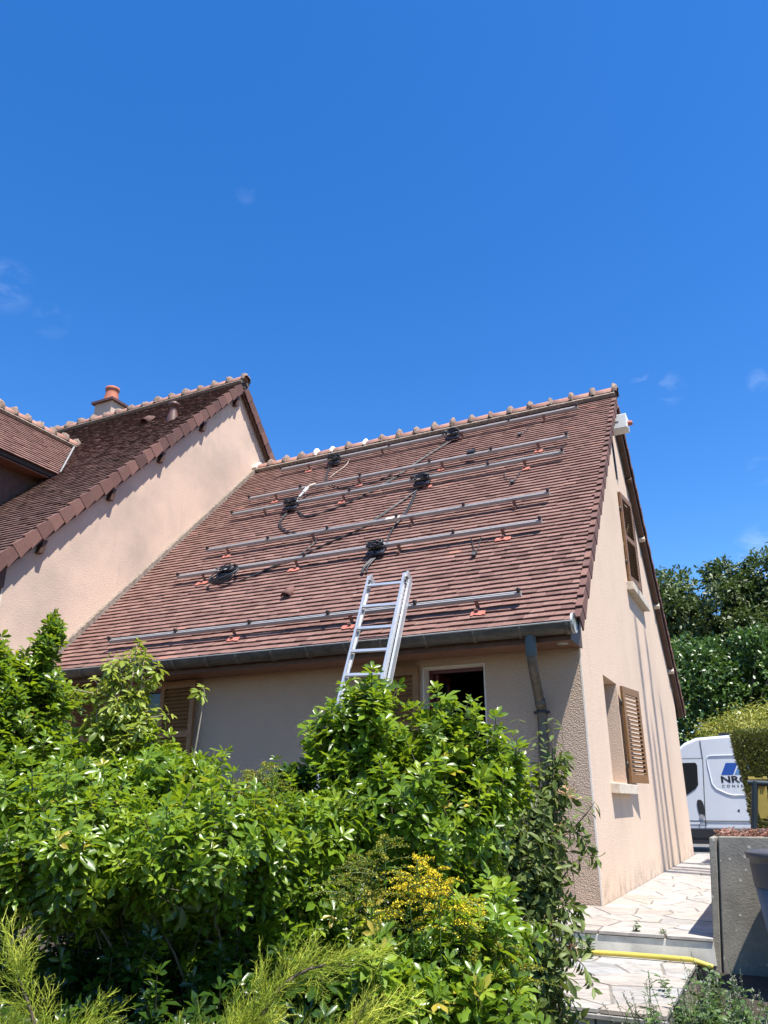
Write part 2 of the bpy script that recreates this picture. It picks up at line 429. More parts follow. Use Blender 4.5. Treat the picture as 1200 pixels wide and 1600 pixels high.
class MB:
    """collects shapes given in world coordinates into one mesh"""
    def __init__(s):
        s.v, s.f, s.mi, s.tv, s.sm = [], [], [], [], []
    def add(s, verts, faces, mi=0, tv=0.5, smooth=False):
        b = len(s.v)
        s.v += [tuple(p) for p in verts]
        s.f += [tuple(i + b for i in f) for f in faces]
        s.mi += [mi] * len(faces); s.tv += [tv] * len(faces); s.sm += [smooth] * len(faces)
    def box(s, a, b, mi=0, tv=0.5):
        x0, y0, z0 = (min(p, q) for p, q in zip(a, b)); x1, y1, z1 = (max(p, q) for p, q in zip(a, b))
        s.add([(x0, y0, z0), (x1, y0, z0), (x1, y1, z0), (x0, y1, z0), (x0, y0, z1), (x1, y0, z1), (x1, y1, z1), (x0, y1, z1)],
              [(0, 3, 2, 1), (4, 5, 6, 7), (0, 1, 5, 4), (1, 2, 6, 5), (2, 3, 7, 6), (3, 0, 4, 7)], mi, tv)
    def obox(s, c, ax, ay, az, mi=0, tv=0.5):
        """box about c with half axes"""
        c, ax, ay, az = Vector(c), Vector(ax), Vector(ay), Vector(az)
        P = [c + i * ax + j * ay + k * az for k in (-1, 1) for j, i in ((-1, -1), (-1, 1), (1, 1), (1, -1))]
        f = [(0, 3, 2, 1), (4, 5, 6, 7), (0, 1, 5, 4), (1, 2, 6, 5), (2, 3, 7, 6), (3, 0, 4, 7)]
        if ax.cross(ay).dot(az) < 0:
            f = [tuple(reversed(q)) for q in f]
        s.add(P, f, mi, tv)
    def tube(s, pts, rad, n=8, mi=0, tv=0.5, caps=True):
        pts = [Vector(p) for p in pts]
        rads = [float(q) for q in rad] if isinstance(rad, (list, tuple)) else [float(rad)] * len(pts)
        V, F = [], []
        ref = None
        for i, p in enumerate(pts):
            d = (pts[min(i + 1, len(pts) - 1)] - pts[max(i - 1, 0)])
            d = d.normalized() if d.length > 1e-9 else Vector((0, 0, 1))
            if ref is None:
                ref = Vector((0, 0, 1)) if abs(d.z) < 0.9 else Vector((1, 0, 0))
            a = d.cross(ref)
            if a.length < 1e-6:
                a = d.cross(Vector((0.3, 1, 0.2)))
            a.normalize(); b = a.cross(d); ref = b
            ref = -d.cross(a) if False else b
            for k in range(n):
                t = 2 * math.pi * k / n
                V.append(p + rads[i] * (math.cos(t) * a + math.sin(t) * b))
        for i in range(len(pts) - 1):
            for k in range(n):
                F.append((i * n + k, (i + 1) * n + k, (i + 1) * n + (k + 1) % n, i * n + (k + 1) % n))
        s.add(V, F, mi, tv, True)
        if caps:
            m = len(V)
            s.add([V[k] for k in range(n)], [tuple(range(n))], mi, tv)
            s.add([V[m - n + k] for k in range(n)], [tuple(reversed(range(n)))], mi, tv)
    def lathe(s, base, prof, n=24, mi=0, tv=0.5, axis=None):
        base = Vector(base)
        az = Vector(axis).normalized() if axis is not None else Vector((0, 0, 1))
        ax = az.orthogonal().normalized(); ay = az.cross(ax)
        V, F = [], []
        for r, z in prof:
            for k in range(n):
                t = 2 * math.pi * k / n
                V.append(base + az * z + r * (math.cos(t) * ax + math.sin(t) * ay))
        for i in range(len(prof) - 1):
            for k in range(n):
                F.append((i * n + k, i * n + (k + 1) % n, (i + 1) * n + (k + 1) % n, (i + 1) * n + k))
        s.add(V, F, mi, tv, True)
    def prism(s, poly, dirv, mi=0, tv=0.5):
        dirv = Vector(dirv)
        n = len(poly)
        V = [Vector(p) for p in poly] + [Vector(p) + dirv for p in poly]
        F = [tuple(range(n)), tuple(reversed(range(n, 2 * n)))]
        F += [(i, i + n, (i + 1) % n + n, (i + 1) % n) for i in range(n)]
        s.add(V, F, mi, tv)
    def mesh(s, name, mats):
        me = bpy.data.meshes.new(name)
        me.from_pydata(s.v, [], s.f)
        for m in (mats if isinstance(mats, (list, tuple)) else [mats]):
            me.materials.append(m)
        me.polygons.foreach_set('material_index', s.mi)
        me.polygons.foreach_set('use_smooth', s.sm)
        a = me.attributes.new('tv', 'FLOAT', 'FACE')
        a.data.foreach_set('value', np.array(s.tv, dtype=np.float32))
        bm = bmesh.new(); bm.from_mesh(me)
        bmesh.ops.recalc_face_normals(bm, faces=bm.faces)
        bm.to_mesh(me); bm.free()
        me.update()
        return me
    def build(s, name, mats, parent=None, label=None, kind=None, bevel=0.0):
        """links as one object; world coordinates are kept under a parent that is only moved, not turned"""
        o = bpy.data.objects.new(name, s.mesh(name, mats))
        link(o, parent)
        if parent is not None:
            off = Vector((0, 0, 0)); p = parent
            while p is not None:
                off += p.location; p = p.parent
            o.location = -off
        if label: o['label'] = label
        if kind: o['kind'] = kind
        if bevel:
            bv = o.modifiers.new('bevel', 'BEVEL'); bv.width = bevel; bv.segments = 2; bv.limit_method = 'ANGLE'
        return o

def tag(o, label, cat, group=None):
    o['label'] = label; o['category'] = cat
    if group: o['group'] = group
    return o

def np_mesh(name, co, tris, quads, tv_t, tv_q, mat, smooth=True):
    me = bpy.data.meshes.new(name)
    nt_, nq = len(tris), len(quads)
    me.vertices.add(len(co)); me.vertices.foreach_set('co', np.ascontiguousarray(co, dtype=np.float32).ravel())
    lv = np.concatenate([tris.ravel(), quads.ravel()]).astype(np.int32)
    me.loops.add(len(lv)); me.loops.foreach_set('vertex_index', lv)
    me.polygons.add(nt_ + nq)
    st = np.concatenate([np.arange(nt_) * 3, nt_ * 3 + np.arange(nq) * 4]).astype(np.int32)
    me.polygons.foreach_set('loop_start', st)
    me.polygons.foreach_set('use_smooth', np.full(nt_ + nq, smooth))
    me.update(calc_edges=True)
    a = me.attributes.new('tv', 'FLOAT', 'FACE')
    a.data.foreach_set('value', np.concatenate([tv_t, tv_q]).astype(np.float32))
    me.materials.append(mat)
    return me

def frames(D, N):
    """rotation matrices (n,3,3) whose columns are side, D, up"""
    D = D / np.linalg.norm(D, axis=1, keepdims=True)
    X = np.cross(D, N)
    l = np.linalg.norm(X, axis=1, keepdims=True)
    X = np.where(l < 1e-5, np.cross(D, np.array([0.3, 0.5, 0.8])), X)
    X = X / np.linalg.norm(X, axis=1, keepdims=True)
    Z = np.cross(X, D)
    return np.stack([X, D, Z], axis=2)

def scatter(tmpl, P, Rm, S):
    """tmpl = (verts, tris, quads); returns joined arrays"""
    v, t, q = tmpl
    n, k = len(P), len(v)
    co = np.einsum('nij,kj->nki', Rm, v) * S[:, None, None] + P[:, None, :]
    off = (np.arange(n) * k)[:, None, None]
    T = (t[None] + off).reshape(-1, 3) if len(t) else np.zeros((0, 3), int)
    Q = (q[None] + off).reshape(-1, 4) if len(q) else np.zeros((0, 4), int)
    return co.reshape(-1, 3), T, Q

def leaf_mesh(name, tmpl, P, Rm, S, tv, mat):
    co, T, Q = scatter(tmpl, P, Rm, S)
    return np_mesh(name, co, T, Q, np.repeat(tv, len(tmpl[1])), np.repeat(tv, len(tmpl[2])), mat)

def leaflet(L=1.0, w=0.36, fold=0.10, droop=0.18, base=(0, 0), ang=0.0, wide=0.70):
    """one blade along +y: 8 verts, 4 triangles, 2 quads"""
    v = np.array([(0, 0, 0), (0, 0.33, 0), (0, 0.80, 0), (0, 1, 0),
                  (-w * 0.34, 0.30, 0), (-w * 0.5, wide, 0), (w * 0.34, 0.30, 0), (w * 0.5, wide, 0)], float)
    v[4:, 2] += fold * np.array([0.7, 1, 0.7, 1])
    v[:, 2] -= droop * v[:, 1] ** 2
    v *= L
    c, s = math.cos(ang), math.sin(ang)
    rot = np.array([(c, s, 0), (-s, c, 0), (0, 0, 1)])
    v = v @ rot.T
    v[:, 0] += base[0]; v[:, 1] += base[1]
    t = np.array([(0, 1, 4), (0, 6, 1), (2, 3, 5), (2, 7, 3)])
    q = np.array([(1, 2, 5, 4), (1, 6, 7, 2)])
    return v, t, q

def join_t(parts):
    V, T, Q, b = [], [], [], 0
    for v, t, q in parts:
        V.append(v); T.append(t + b); Q.append(q + b); b += len(v)
    return np.concatenate(V), np.concatenate(T), np.concatenate(Q)

def trifoliate(seed, w=0.42):
    r = np.random.default_rng(seed)
    pet = 0.22
    stalk = (np.array([(-0.012, 0, 0), (0.012, 0, 0), (0.012, pet, 0), (-0.012, pet, 0)]), np.zeros((0, 3), int), np.array([(0, 1, 2, 3)]))
    ls = [leaflet(1.0 * r.uniform(.92, 1.05), w, .09, r.uniform(.08, .35), (0, pet), r.uniform(-.1, .1)),
          leaflet(0.86 * r.uniform(.9, 1.05), w, .09, r.uniform(.08, .35), (0, pet), r.uniform(.9, 1.25)),
          leaflet(0.86 * r.uniform(.9, 1.05), w, .09, r.uniform(.08, .35), (0, pet), -r.uniform(.9, 1.25))]
    return join_t([stalk] + ls)

def single_leaf(w=0.4, droop=0.25, fold=0.1):
    return leaflet(1.0, w, fold, droop)

def unit(a):
    return a / np.linalg.norm(a, axis=-1, keepdims=True)

def rand_dirs(n, r):
    v = r.normal(size=(n, 3))
    return unit(v)
# ------------------------------------------------------------------ the ground
def ground():
    xs = [-400, -60, -25, -14, -9, -6, -4, -2.5, -1.6, -1.2, 0, 1.05, 1.1, 2, 4, 8, 20, 60, 400]
    ys = [-400, -60, -20, -12, -9, -7, -5.5, -4.6, -4, -3.4, -3.0, -2.4, -2.0, -1.6, -1.2, 0, 2, 5, 8, 10, 13, 20, 60, 400]
    m = MB(); V = []; F = []
    def h(x, y):
        t = min(1, max(0, (y + 4.2) / 2.6)); t = t * t * (3 - 2 * t)
        z = -0.62 + t * 0.40
        if -0.4 < x < 1.08 and y > -4.0: z = min(z, -0.40)
        if y > 8: z = -0.22
        return z + (0.02 * math.sin(x * 3.1 + y) if y < -2 and abs(x) < 30 else 0)
    for y in ys:
        for x in xs:
            V.append((x, y, h(x, y)))
    n = len(xs)
    mi = []
    for j in range(len(ys) - 1):
        for i in range(n - 1):
            F.append((j * n + i, j * n + i + 1, (j + 1) * n + i + 1, (j + 1) * n + i))
    m.add(V, F, 0, 0.5, True)
    o = m.build('garden_ground', M['soil']); o['kind'] = 'structure'
    d = MB(); d.box((-14, 9.05, -0.30), (14, 18, -0.205))
    o = d.build('driveway', M['gravel']); o['kind'] = 'structure'
ground()

# ------------------------------------------------------------------ paving with broken marble
def clip_poly(poly, a, b, c):
    """keep a*x+b*y<=c"""
    out = []
    for i in range(len(poly)):
        p, q = poly[i], poly[(i + 1) % len(poly)]
        dp, dq = a * p[0] + b * p[1] - c, a * q[0] + b * q[1] - c
        if dp <= 0: out.append(p)
        if (dp < 0) != (dq < 0) and abs(dp - dq) > 1e-12:
            t = dp / (dp - dq); out.append((p[0] + t * (q[0] - p[0]), p[1] + t * (q[1] - p[1])))
    return out

def crazy_cells(rect, size, r, joint=0.008, stretch=1.0):
    x0, y0, x1, y1 = rect
    nx, ny = max(1, round((x1 - x0) / size / stretch)), max(1, round((y1 - y0) / size))
    pts = [((x0 + (i + r.uniform(-.1, 1.1)) * (x1 - x0) / nx), (y0 + (j + r.uniform(-.1, 1.1)) * (y1 - y0) / ny)) for i in range(nx) for j in range(ny)]
    cells = []
    for i, p in enumerate(pts):
        poly = [(x0, y0), (x1, y0), (x1, y1), (x0, y1)]
        for k, q in enumerate(pts):
            if k == i: continue
            dx, dy = q[0] - p[0], q[1] - p[1]
            l = math.hypot(dx, dy)
            if l > 3 * size * stretch or l < 1e-4: continue
            mx, my = (p[0] + q[0]) / 2, (p[1] + q[1]) / 2
            poly = clip_poly(poly, dx / l, dy / l, (mx * dx + my * dy) / l - joint)
            if len(poly) < 3: break
        if len(poly) >= 3:
            ar = 0.5 * sum(poly[k][0] * poly[(k + 1) % len(poly)][1] - poly[(k + 1) % len(poly)][0] * poly[k][1] for k in range(len(poly)))
            if ar > 0.004: cells.append(poly)
    return cells

def paving(name, boxes, rects, ztop, seed, size, stretch):
    r = np.random.default_rng(seed)
    b = MB()
    for a, c in boxes: b.box(a, c)
    base = b.build(name, M['joint']); base['kind'] = 'structure'
    for rect in rects:
        for poly in crazy_cells(rect, size, r, 0.0095, stretch):
            s = MB()
            h = ztop + r.uniform(-0.0008, 0.0022)
            cx = sum(p[0] for p in poly) / len(poly); cy = sum(p[1] for p in poly) / len(poly)
            top = [(cx + (p[0] - cx) * 0.985, cy + (p[1] - cy) * 0.985, h) for p in poly]
            n = len(poly)
            V = [(p[0], p[1], ztop - 0.02) for p in poly] + [(p[0], p[1], h - 0.0015) for p in poly] + top
            F = [tuple(reversed(range(n)))] + [(i, (i + 1) % n, (i + 1) % n + n, i + n) for i in range(n)]
            F += [(i + n, (i + 1) % n + n, (i + 1) % n + 2 * n, i + 2 * n) for i in range(n)] + [tuple(range(2 * n, 3 * n))]
            s.add(V, F, 0, float(r.uniform(0, 1)))
            s.build('paving_stone', M['marble'], base)
    return base

ter = paving('terrace', [((-3.2, -1.50, -0.5), (1.085, -0.005, -0.003)), ((0.005, -0.005, -0.5), (1.085, 1.2, -0.003)), ((0.005, 1.2, -0.5), (3.2, 9.05, -0.003))],
             [(-3.2, -1.535, 1.085, -0.01), (0.01, -0.01, 1.085, 1.2), (0.01, 1.2, 3.2, 9.05)], 0.0, 3, 0.30, 1.25)
# riser facing slabs
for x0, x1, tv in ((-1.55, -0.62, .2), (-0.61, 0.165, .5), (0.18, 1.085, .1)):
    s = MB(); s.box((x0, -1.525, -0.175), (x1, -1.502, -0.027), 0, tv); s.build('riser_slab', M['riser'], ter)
land = paving('landing', [((-0.35, -3.16, -0.55), (0.94, -1.53, -0.163))], [(-0.35, -3.20, 0.955, -1.53)], -0.16, 11, 0.36, 1.3)
s = MB(); s.box((-0.35, -3.225, -0.205), (0.955, -3.17, -0.186), 0, .0); s.build('nosing_slab', M['stone_grey'], land)
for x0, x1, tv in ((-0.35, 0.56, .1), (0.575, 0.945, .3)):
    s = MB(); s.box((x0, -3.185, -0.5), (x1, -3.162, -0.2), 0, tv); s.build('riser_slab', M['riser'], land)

# ------------------------------------------------------------------ the annex with the long tiled roof
SL = 1.04; SLN = math.hypot(1, SL)
XW = -7.45                                     # gable plane of the main house
YB = 8.5                                       # rear wall of the annex
YR, ZR = 4.25, 2.66 + SL * 4.75                # ridge line of the roof plane
annex = thing('annex_house', 'low cream annex with the long tiled roof, ladder against its eave', 'house')

def front_panels(m, x0, x1, y0, y1, z0, z1, holes, axis='x'):
    """wall slab with rectangular openings; holes = (a0,a1,z0,z1) along the axis"""
    xs = sorted({x0, x1, *[h[0] for h in holes], *[h[1] for h in holes]})
    for a, b in zip(xs, xs[1:]):
        cuts = sorted([(h[2], h[3]) for h in holes if h[0] <= a + 1e-6 and h[1] >= b - 1e-6])
        z = z0
        for c0, c1 in cuts + [(z1, z1)]:
            if c0 > z + 1e-6:
                if axis == 'x': m.box((a, y0, z), (b, y1, c0))
                else: m.box((y0, a, z), (y1, b, c0))
            z = c1

HA = (-1.81, -1.06, 1.05, 2.37)               # open window beside the ladder
HB = (-6.55, -5.645, 1.05, 2.40)              # window between the louvred shutters
m = MB()
front_panels(m, XW + 0.004, -0.252, 0.0, 0.25, -0.3, 2.60, [HA, HB])
m.box((-0.2518, -0.003, -0.3), (-0.010, 0.0, 2.60))
m.build('front_wall', M['stucco_front_shade'], annex)
# gable wall: polygon cut in vertical strips so that the window openings stay free
HG = (1.15, 2.0, 1.14, 2.33)
HU = (4.02, 5.32, 4.17, 5.72)
def roof_under(y):
    return min(2.66 + SL * (y + 0.5), ZR - SL * (y - YR)) - 0.10
m = MB()
ys = sorted({0.0, YR, YB, HG[0], HG[1], HU[0], HU[1]})
for a, b in zip(ys, ys[1:]):
    cuts = [(h[2], h[3]) for h in (HG, HU) if h[0] <= a + 1e-6 and h[1] >= b - 1e-6]
    z = -0.3
    for c0, c1 in cuts:
        m.box((-0.25, a, z), (0, b, c0)); z = c1
    m.add([(-0.25, a, z), (0, a, z), (0, b, z), (-0.25, b, z), (-0.25, a, roof_under(a)), (0, a, roof_under(a)), (0, b, roof_under(b)), (-0.25, b, roof_under(b))],
          [(0, 3, 2, 1), (4, 5, 6, 7), (0, 1, 5, 4), (1, 2, 6, 5), (2, 3, 7, 6), (3, 0, 4, 7)])
m.build('gable_wall', M['stucco'], annex)
m = MB(); m.box((XW + 0.02, YB - 0.25, -0.3), (-0.26, YB, 2.5)); m.build('rear_wall', M['stucco'], annex)
m = MB(); m.box((XW + 0.02, 0.26, -0.30), (-0.26, YB - 0.26, -0.02)); m.build('floor_slab', M['interior'], annex)
m = MB(); m.box((-3.6, 0.26, -0.02), (-3.5, YB - 0.26, 2.55)); m.build('inner_wall', M['interior'], annex)
m = MB(); m.box((XW + 0.02, 0.26, 2.56), (-0.26, YB - 0.26, 2.62)); m.build('ceiling', M['interior'], annex)
m = MB(); m.box((-0.012, -0.005, 0.0), (0.005, 0.012, 2.44)); m.build('corner_bead', M['bead'], annex)
# soffit and fascia of the front eave
m = MB(); m.box((XW + 0.01, -0.50, 2.455), (0.01, -0.004, 2.475)); m.build('soffit', M['soffit'], annex)
m = MB(); m.box((XW + 0.01, -0.522, 2.44), (0.01, -0.502, 2.62)); m.prism([(0.012, -0.522, 2.44), (0.012, -0.01, 2.44), (0.012, -0.01, 2.98), (0.012, -0.522, 2.53)], (0.022, 0, 0)); m.build('fascia', M['wood_dark'], annex)
m = MB(); m.lathe((-0.11, -0.28, 2.4535), [(0.001, -0.006), (0.055, -0.006), (0.06, 0), (0.06, 0.002)], 20); m.build('soffit_vent', M['zinc_lip'], annex)

def RP(u, v, n=0.0):
    """point on the front roof plane of the annex: along the ridge, up the slope, off the plane"""
    return Vector((u, -0.5 + v / SLN - n * SL / SLN, 2.66 + SL * v / SLN + n / SLN))

# roof body
m = MB()
VT = 4.75 * SLN
prof = [(-0.5, 2.66), (YR, ZR), (YB + 0.5, 2.66), (YB + 0.5, 2.54), (YR, ZR - 0.12), (-0.5, 2.54)]
m.prism([(XW + 0.01, y, z) for y, z in prof[:2] + [prof[4], prof[5]]], (0.11 - XW - 0.01, 0, 0))
m.prism([(XW + 0.01, y, z) for y, z in [prof[1], prof[2], prof[3], prof[4]]], (0.11 - XW - 0.01, 0, 0))
roof = m.build('roof', M['deck'], annex)

def tile_rows(parent, mat, O, U, Vd, Nd, rows, expo, width, ufun, seed, near, bright=(0, 1), name='roof_tile'):
    """flat clay tiles laid in courses; the `near` ones nearest the camera are objects, the rest one mesh"""
    r = np.random.default_rng(seed)
    O, U, Vd, Nd = (np.array(a, float) for a in (O, U, Vd, Nd))
    tl, th = expo * 1.45, 0.017
    def tverts(w, a, b, tilt):
        h0, h1 = 0.027, -0.002
        return np.array([(-w / 2, 0, h0 - th + a), (w / 2, 0, h0 - th + b), (w / 2, tl, h1 - th), (-w / 2, tl, h1 - th),
                         (-w / 2, 0.0, h0 + a), (w / 2, 0.0, h0 + b), (w / 2, tl, h1), (-w / 2, tl, h1)])
    quads = np.array([(0, 3, 2, 1), (4, 5, 6, 7), (0, 1, 5, 4), (1, 2, 6, 5), (3, 0, 4, 7)])
    T = []
    for k in range(rows):
        u0, u1 = ufun(k * expo)
        if u1 - u0 < 0.03: continue
        u = u0 - (width / 2 if k % 2 else 0) - (0.31 * k % 0.07)
        while u < u1:
            a, b = max(u, u0), min(u + width, u1)
            if b - a > 0.015:
                T.append(((a + b) / 2, k * expo + r.normal(0, 0.0026) + 0.004 * math.sin(u * 1.3 + k * .21) + (-0.012 if r.random() < 0.006 else 0), b - a - 0.003, abs(b - a - width) < 1e-6))
            u += width
    T = [(t, O + U * t[0] + Vd * t[1]) for t in T]
    camv = np.array(CAM)
    d = [np.linalg.norm(p - camv) if t[3] else 1e9 for t, p in T]
    order = np.argsort(d)
    nearset = set(int(i) for i in order[:near])
    Rm = np.stack([U, Vd, Nd], axis=1)
    # shared meshes for the single tiles
    shared = []
    for i in range(14):
        a, b = r.normal(0.0, 0.0022, 2)
        v = tverts(width - 0.003, a, b, 0)
        tv = float(np.clip(r.normal(0.5, 0.19), *bright))
        shared.append(np_mesh(name, v, np.zeros((0, 3), int), quads, np.zeros(0), np.full(5, tv), mat, False))
    off = Vector((0, 0, 0)); pp = parent
    while pp is not None:
        off += pp.location; pp = pp.parent
    co, Q, tv, nb = [], [], [], 0
    for i, (t, p) in enumerate(T):
        if i in nearset:
            o = bpy.data.objects.new(name, shared[int(r.integers(14))])
            link(o, parent)
            jit = Matrix.Rotation(r.normal(0, 0.006), 4, 'Z')
            o.matrix_local = Matrix.Translation(Vector(p) - off) @ Matrix(Rm.tolist()).to_4x4() @ jit
        else:
            a, b = r.normal(0.0, 0.0022, 2)
            v = tverts(t[2], a, b, 0) @ Rm.T + p
            co.append(v); Q.append(quads + nb); nb += 8
            tv += [float(np.clip(r.normal(0.5, 0.19), *bright))] * 5
    me = np_mesh('roof_tiles', np.concatenate(co), np.zeros((0, 3), int), np.concatenate(Q), np.zeros(0), np.array(tv), mat, False)
    o = bpy.data.objects.new('roof_tiles', me); link(o, parent); o.location = -off
    o['kind'] = 'stuff'
    return o

EX = 0.098
rows = int((VT - 0.10) / EX)
UF = Vector((1, 0, 0)); VF = Vector((0, 1 / SLN, SL / SLN)); NF = Vector((0, -SL / SLN, 1 / SLN))
tile_rows(roof, M['tile'], RP(0, -0.05, 0.004), UF, VF, NF, rows + 1, EX, 0.165, lambda v: (XW + 0.012, 0.112), 21, 300)

# verge tiles of the annex, one to every second course, hooked over the gable edge
def verge(parent, mat, name, pt, Vd, Nd, x_in, x_out, length, n, drop, seed, step, th=0.014, skew=0.035, lf=0.030):
    r = np.random.default_rng(seed)
    for i in range(n):
        s = MB()
        v0, v1 = i * step, i * step + length
        jit = r.normal(0, 0.003); tv = float(np.clip(r.normal(.5, .28), 0, 1))
        A0 = pt(v0); A1 = pt(v1)
        def P(x, A, nn): return (x, *(A + Vector((0, Nd.y, Nd.z)) * nn)[1:])
        lift = lf + jit; lo = lf * 0.38 + jit
        # top flange
        s.add([P(x_in, A0, lift), P(x_out, A0, lift), P(x_out, A1, lo), P(x_in, A1, lo),
               P(x_in, A0, lift - th), P(x_out, A0, lift - th), P(x_out, A1, lo - th), P(x_in, A1, lo - th)],
              [(0, 1, 2, 3), (7, 6, 5, 4), (4, 5, 1, 0), (5, 6, 2, 1), (7, 4, 0, 3), (6, 7, 3, 2)], 0, tv)
        # side flap
        xo = x_out + 0.012 + (0.006 if i % 2 else 0.0); xi = x_out - 0.004
        s.add([P(xi, A0, lift + 0.001), P(xo, A0, lift + 0.001), P(xo, A1, lo + 0.001), P(xi, A1, lo + 0.001),
               P(xi, A0, lift - drop - skew), P(xo, A0, lift - drop - skew), P(xo, A1, lo - drop), P(xi, A1, lo - drop)],
              [(0, 1, 2, 3), (7, 6, 5, 4), (4, 5, 1, 0), (5, 6, 2, 1), (7, 4, 0, 3), (6, 7, 3, 2)], 0, tv)
        s.build(name, mat, parent)

verge(roof, M['tile_rake'], 'verge_tile', lambda v: RP(0, v - 0.05), VF, NF, 0.085, 0.140, 0.232, int(VT / (2 * EX)), 0.115, 5, 2 * EX, 0.018, 0.065, 0.052)
VB = Vector((0, -1 / SLN, SL / SLN)); NB = Vector((0, SL / SLN, 1 / SLN))
verge(roof, M['tile_rake'], 'verge_tile', lambda v: Vector((0, YB + 0.5, 2.66)) + VB * (v - 0.05), VB, NB, 0.085, 0.128, 0.225, int(VT / (2 * EX)), 0.085, 6, 2 * EX)
# rear slope covering
m = MB(); 
m.obox(Vector((XW / 2 + 0.05, (YR + YB + 0.5) / 2, (ZR + 2.66) / 2)) + NB * 0.012, ((0.11 - XW) / 2 - 0.02, 0, 0), VB * (VT / 2), NB * 0.010, 0, .4)
m.build('rear_slope', M['tile'], roof)
# purlin ends and rafter board along the rear verge
m = MB(); m.obox(Vector((0.06, (YR + YB + 0.5) / 2, (ZR + 2.66) / 2)) - NB * 0.155, (0.045, 0, 0), VB * (VT / 2), NB * 0.030); m.build('barge_board', M['wood_dark'], annex)
for k, v in enumerate((1.15, 2.65, 4.1, 5.3)):
    c = Vector((0.06, YB + 0.5, 2.66)) + VB * v - NB * 0.20
    s = MB(); s.obox(c, (0.052, 0, 0), VB * 0.035, NB * 0.05); s.build('purlin_end', M['sill'] if k < 3 else M['wood_dark'], annex)

def ridge_run(parent, p0, p1, n, seed, r0=0.135, crest=0.055, pale=()):
    r = np.random.default_rng(seed)
    p0, p1 = Vector(p0), Vector(p1)
    d = (p1 - p0) / n; L = d.length; dn = d.normalized()
    side = dn.cross(Vector((0, 0, 1))).normalized(); up = side.cross(dn)
    # mortar bed either side
    b = MB()
    for sgn in (-1, 1):
        c = (p0 + p1) / 2 + side * sgn * 0.105 - up * 0.085
        b.obox(c, (p1 - p0) / 2, (side * sgn * 0.7 - up * 0.7) * 0.055, (side * sgn * 0.7 + up * 0.7) * 0.035)
    b.build('mortar_bed', M['mortar'], parent)
    for i in range(n):
        s = MB(); V = []; F = []
        a = p0 + d * (i + 0.02); e = p0 + d * (i + 1.03)
        h0, h1 = r.normal(0, 0.004, 2)
        N = 9
        for (q, rr, hh) in ((a, r0, h0), (e, r0 * 0.93, h1), (e, r0 * 0.93 - 0.016, h1), (a, r0 - 0.016, h0)):
            for k in range(N):
                t = math.pi * k / (N - 1)
                V.append(q + side * math.cos(t) * rr + up * (math.sin(t) * rr * 0.95 - 0.045 + hh))
        for g in range(4):
            for k in range(N - 1):
                g2 = (g + 1) % 4
                F.append((g * N + k, g * N + k + 1, g2 * N + k + 1, g2 * N + k))
        s.add(V, F, 0, float(r.uniform(0, 1)), True)
        s.build('ridge_tile', M['ridge'], parent)
        # mortar crest over the joint: an irregular lump
        s = MB(); V = []; F = []
        c = p0 + d * i
        K = 11; W = [(-0.05, 0.0), (-0.036, 0.75), (0.0, 1.0), (0.032, 0.8), (0.055, 0.0)]
        hgt = crest * r.uniform(0.5, 1.45)
        for w, hh in W:
            for k in range(K):
                t = math.pi * k / (K - 1)
                pr_ = math.sin(t) ** 1.5
                rr = r0 * 0.9 + hh * (0.022 + hgt * pr_) + (r.normal(0, 0.014) if hh else 0)
                V.append(c + dn * (w * r.uniform(.8, 1.2)) + side * math.cos(t) * (rr if pr_ < .5 else rr * .95) + up * (math.sin(t) * rr - 0.045))
        for g in range(len(W) - 1):
            for k in range(K - 1):
                F.append((g * K + k, g * K + k + 1, (g + 1) * K + k + 1, (g + 1) * K + k))
        s.add(V, F, 0, 0.5, True)
        s.build('mortar_crest', M['mortar_new'] if i in pale else M['crest'], parent)

ridge_run(roof, (0.13, YR, ZR + 0.06), (XW + 0.02, YR, ZR + 0.06), 20, 31, pale=(13, 15, 16))

# flashing where the annex roof meets the wall of the main house
m = MB(); m.obox((RP(XW + 0.035, 0.1, 0.05) + RP(XW + 0.035, VT, 0.05)) / 2, (0.034, 0, 0), VF * ((VT - 0.1) / 2), NF * 0.045)
m.build('wall_flashing', M['mortar'], annex)
s = MB(); s.obox(RP(XW + 0.05, VT + 0.02, 0.09), (0.06, 0, 0), VF * 0.12, NF * 0.05); s.build('flashing_mortar', M['mortar_new'], annex)

# gutter: half round with joint rings
YG, ZG, RG = -0.615, 2.585, 0.098
gx0, gx1 = XW + 0.02, 0.10
m = MB(); V = []; F = []; N = 13
for x in (gx0, gx1):
    for rr in (RG, RG - 0.006):
        for k in range(N):
            t = math.pi + math.pi * k / (N - 1)
            V.append((x, YG + math.cos(t) * rr, ZG + math.sin(t) * rr))
for a, b in ((0, 2), (1, 3)):
    for k in range(N - 1):
        F.append((a * N + k, a * N + k + 1, b * N + k + 1, b * N + k))
m.add(V, F, 0, .5, True)
gut = m.build('gutter', M['gutter'], annex)
s = MB(); s.tube([(gx0, YG - RG - 0.004, ZG + 0.004), (gx1, YG - RG - 0.004, ZG + 0.004)], 0.0085, 8); s.build('gutter_lip', M['zinc_lip'], gut)
s = MB(); s.lathe((gx1, YG, ZG), [(0.001, 0), (RG, 0), (RG + 0.004, 0.01), (RG + 0.004, -0.02)], 24, axis=(1, 0, 0))
o = s.build('gutter_end_cap', M['zinc_lip'], gut)
x = gx1 - 0.07
ri = np.random.default_rng(4)
